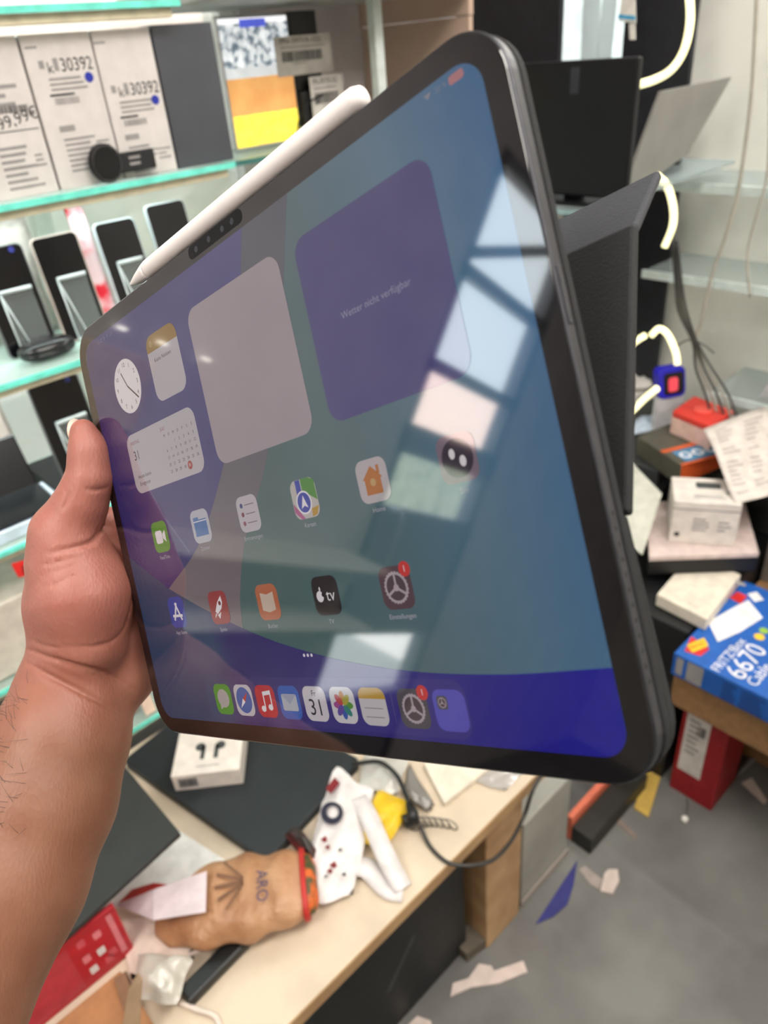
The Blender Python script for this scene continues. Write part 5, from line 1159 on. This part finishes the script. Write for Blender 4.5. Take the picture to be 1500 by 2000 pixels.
t = thing('flat_dark_box', 'dark narrow box with a coral side lying on the floor', 'box', (1.0, .48, 0)); abox('carton_body', .893, 1.12, .466, .515, .001, .05, M('dark_green_black', (38, 36, 30), .5), t); abox('coral_strip', .893, 1.12, .5155, .53, .001, .075, M('coral_card', (226, 120, 92), .5), t)
tag(slab('blue_sheet', [V(*on_z(x, y, 0)[:2], z) for x, y, z in ((1046, 1806, .001), (1128, 1680, .001), (1120, 1730, .002), (1108, 1768, .002), (1080, 1792, .002))], (0, 0, .001), M('navy_blue_card', (42, 44, 116), .5), bevel=0), 'dark blue card scrap on the floor beside the grey crate', 'card scrap')
tag(slab('yellow_strip', [V(*on_z(x, y, 0)[:2], .001) for x, y in ((1238, 1580), (1266, 1598), (1290, 1520), (1262, 1505))], (0, 0, .004), M('yellow_foam', (206, 172, 84), .7)), 'yellow foam strip on the floor near the red upright box', 'foam strip')
pap = M('torn_paper', (206, 190, 182), .7)
def scrap(label, px, mat=pap, h=.0015):
    tag(slab('paper_scrap', [V(*on_z(x, y, 0)[:2], .0006) for x, y in px], (0, 0, h), mat, bevel=0), label, 'paper scrap', 'paper scraps on the floor')
scrap('long torn paper strip with a bent end before the wooden leg', ((880, 1948), (885, 1922), (915, 1912), (935, 1884), (960, 1888), (965, 1898), (1022, 1878), (1030, 1900), (975, 1922), (920, 1930)), h=.003)
scrap('pale paper scrap lying at the end of the grey one', ((1172, 1742), (1180, 1708), (1188, 1700), (1206, 1700), (1209, 1722), (1196, 1748)), h=.004)
scrap('greyish paper scrap beside the blue card', ((1130, 1700), (1142, 1692), (1176, 1718), (1170, 1738), (1152, 1728)), M('grey_paper', (160, 148, 142), .7))
scrap('small brownish paper scrap by the dark narrow box', ((1202, 1606), (1212, 1600), (1244, 1632), (1240, 1640)), M('brown_grey_paper', (136, 120, 112), .7))
scrap('pale triangular paper scrap beside the red upright box', ((1448, 1530), (1468, 1520), (1498, 1565), (1492, 1572)))
scrap('paper scrap under the front of the black box', ((790, 2010), (815, 1985), (842, 1995), (845, 2020)))
pb_ = thing('earbud', 'tiny white ball with a thin wire on the floor', 'earbud', tuple(on_z(1337, 1600, 0)))
c0 = on_z(1337, 1600, .007); v, f = ellipsoid((c0[0], c0[1], .0075), (.0075, .0075, .0075), 12); mesh('ball', v, f, white, pb_, smooth=True); tube('wire', [on_z(x, y, .002) for x, y in ((1338, 1592), (1343, 1575), (1341, 1562))], .0007, ink, pb_)
tag(slab('floor_strip', [V(*on_z(x, y, 0)[:2], .001) for x, y in ((1440, 1520), (1446, 1505), (1500, 1445), (1510, 1455))], (0, 0, .006), M('pale_grey_rail', (150, 152, 152), .5)), 'pale grey rail on the floor before the brown carton', 'rail')
# more of the left wall that the tablet glass mirrors: shelves, a beige notice, small lamps
for z, lab in ((.82, 'dark shelf on the left wall beyond the hand, lower one'), (1.0, 'dark shelf on the left wall beyond the hand, upper one')):
    t = thing('wall_board_shelf', lab, 'shelf', (-.95, 1.4, z), 'shelves on the left wall'); abox('board', -1.45, -.42, 1.25, 1.448, z - .012, z, white, t); abox('bracket', -1.3, -1.28, 1.26, 1.448, z - .05, z - .0125, silver, t)
tag(abox('notice_board', -.60, -.42, 1.435, 1.449, 1.20, 1.36, M('beige_notice', (226, 206, 184), .6)), 'beige notice on the left wall behind the hand', 'notice')
for x in (-.50, -.60, -.72):
    tag(abox('spot_lamp', x - .004, x + .004, 1.42, 1.449, 1.399, 1.407, M('spot_lamp_lit', (255, 244, 230), .4, emit=6)), 'tiny lit lamp on the left wall above the beige notice', 'lamp', 'tiny wall lamps')
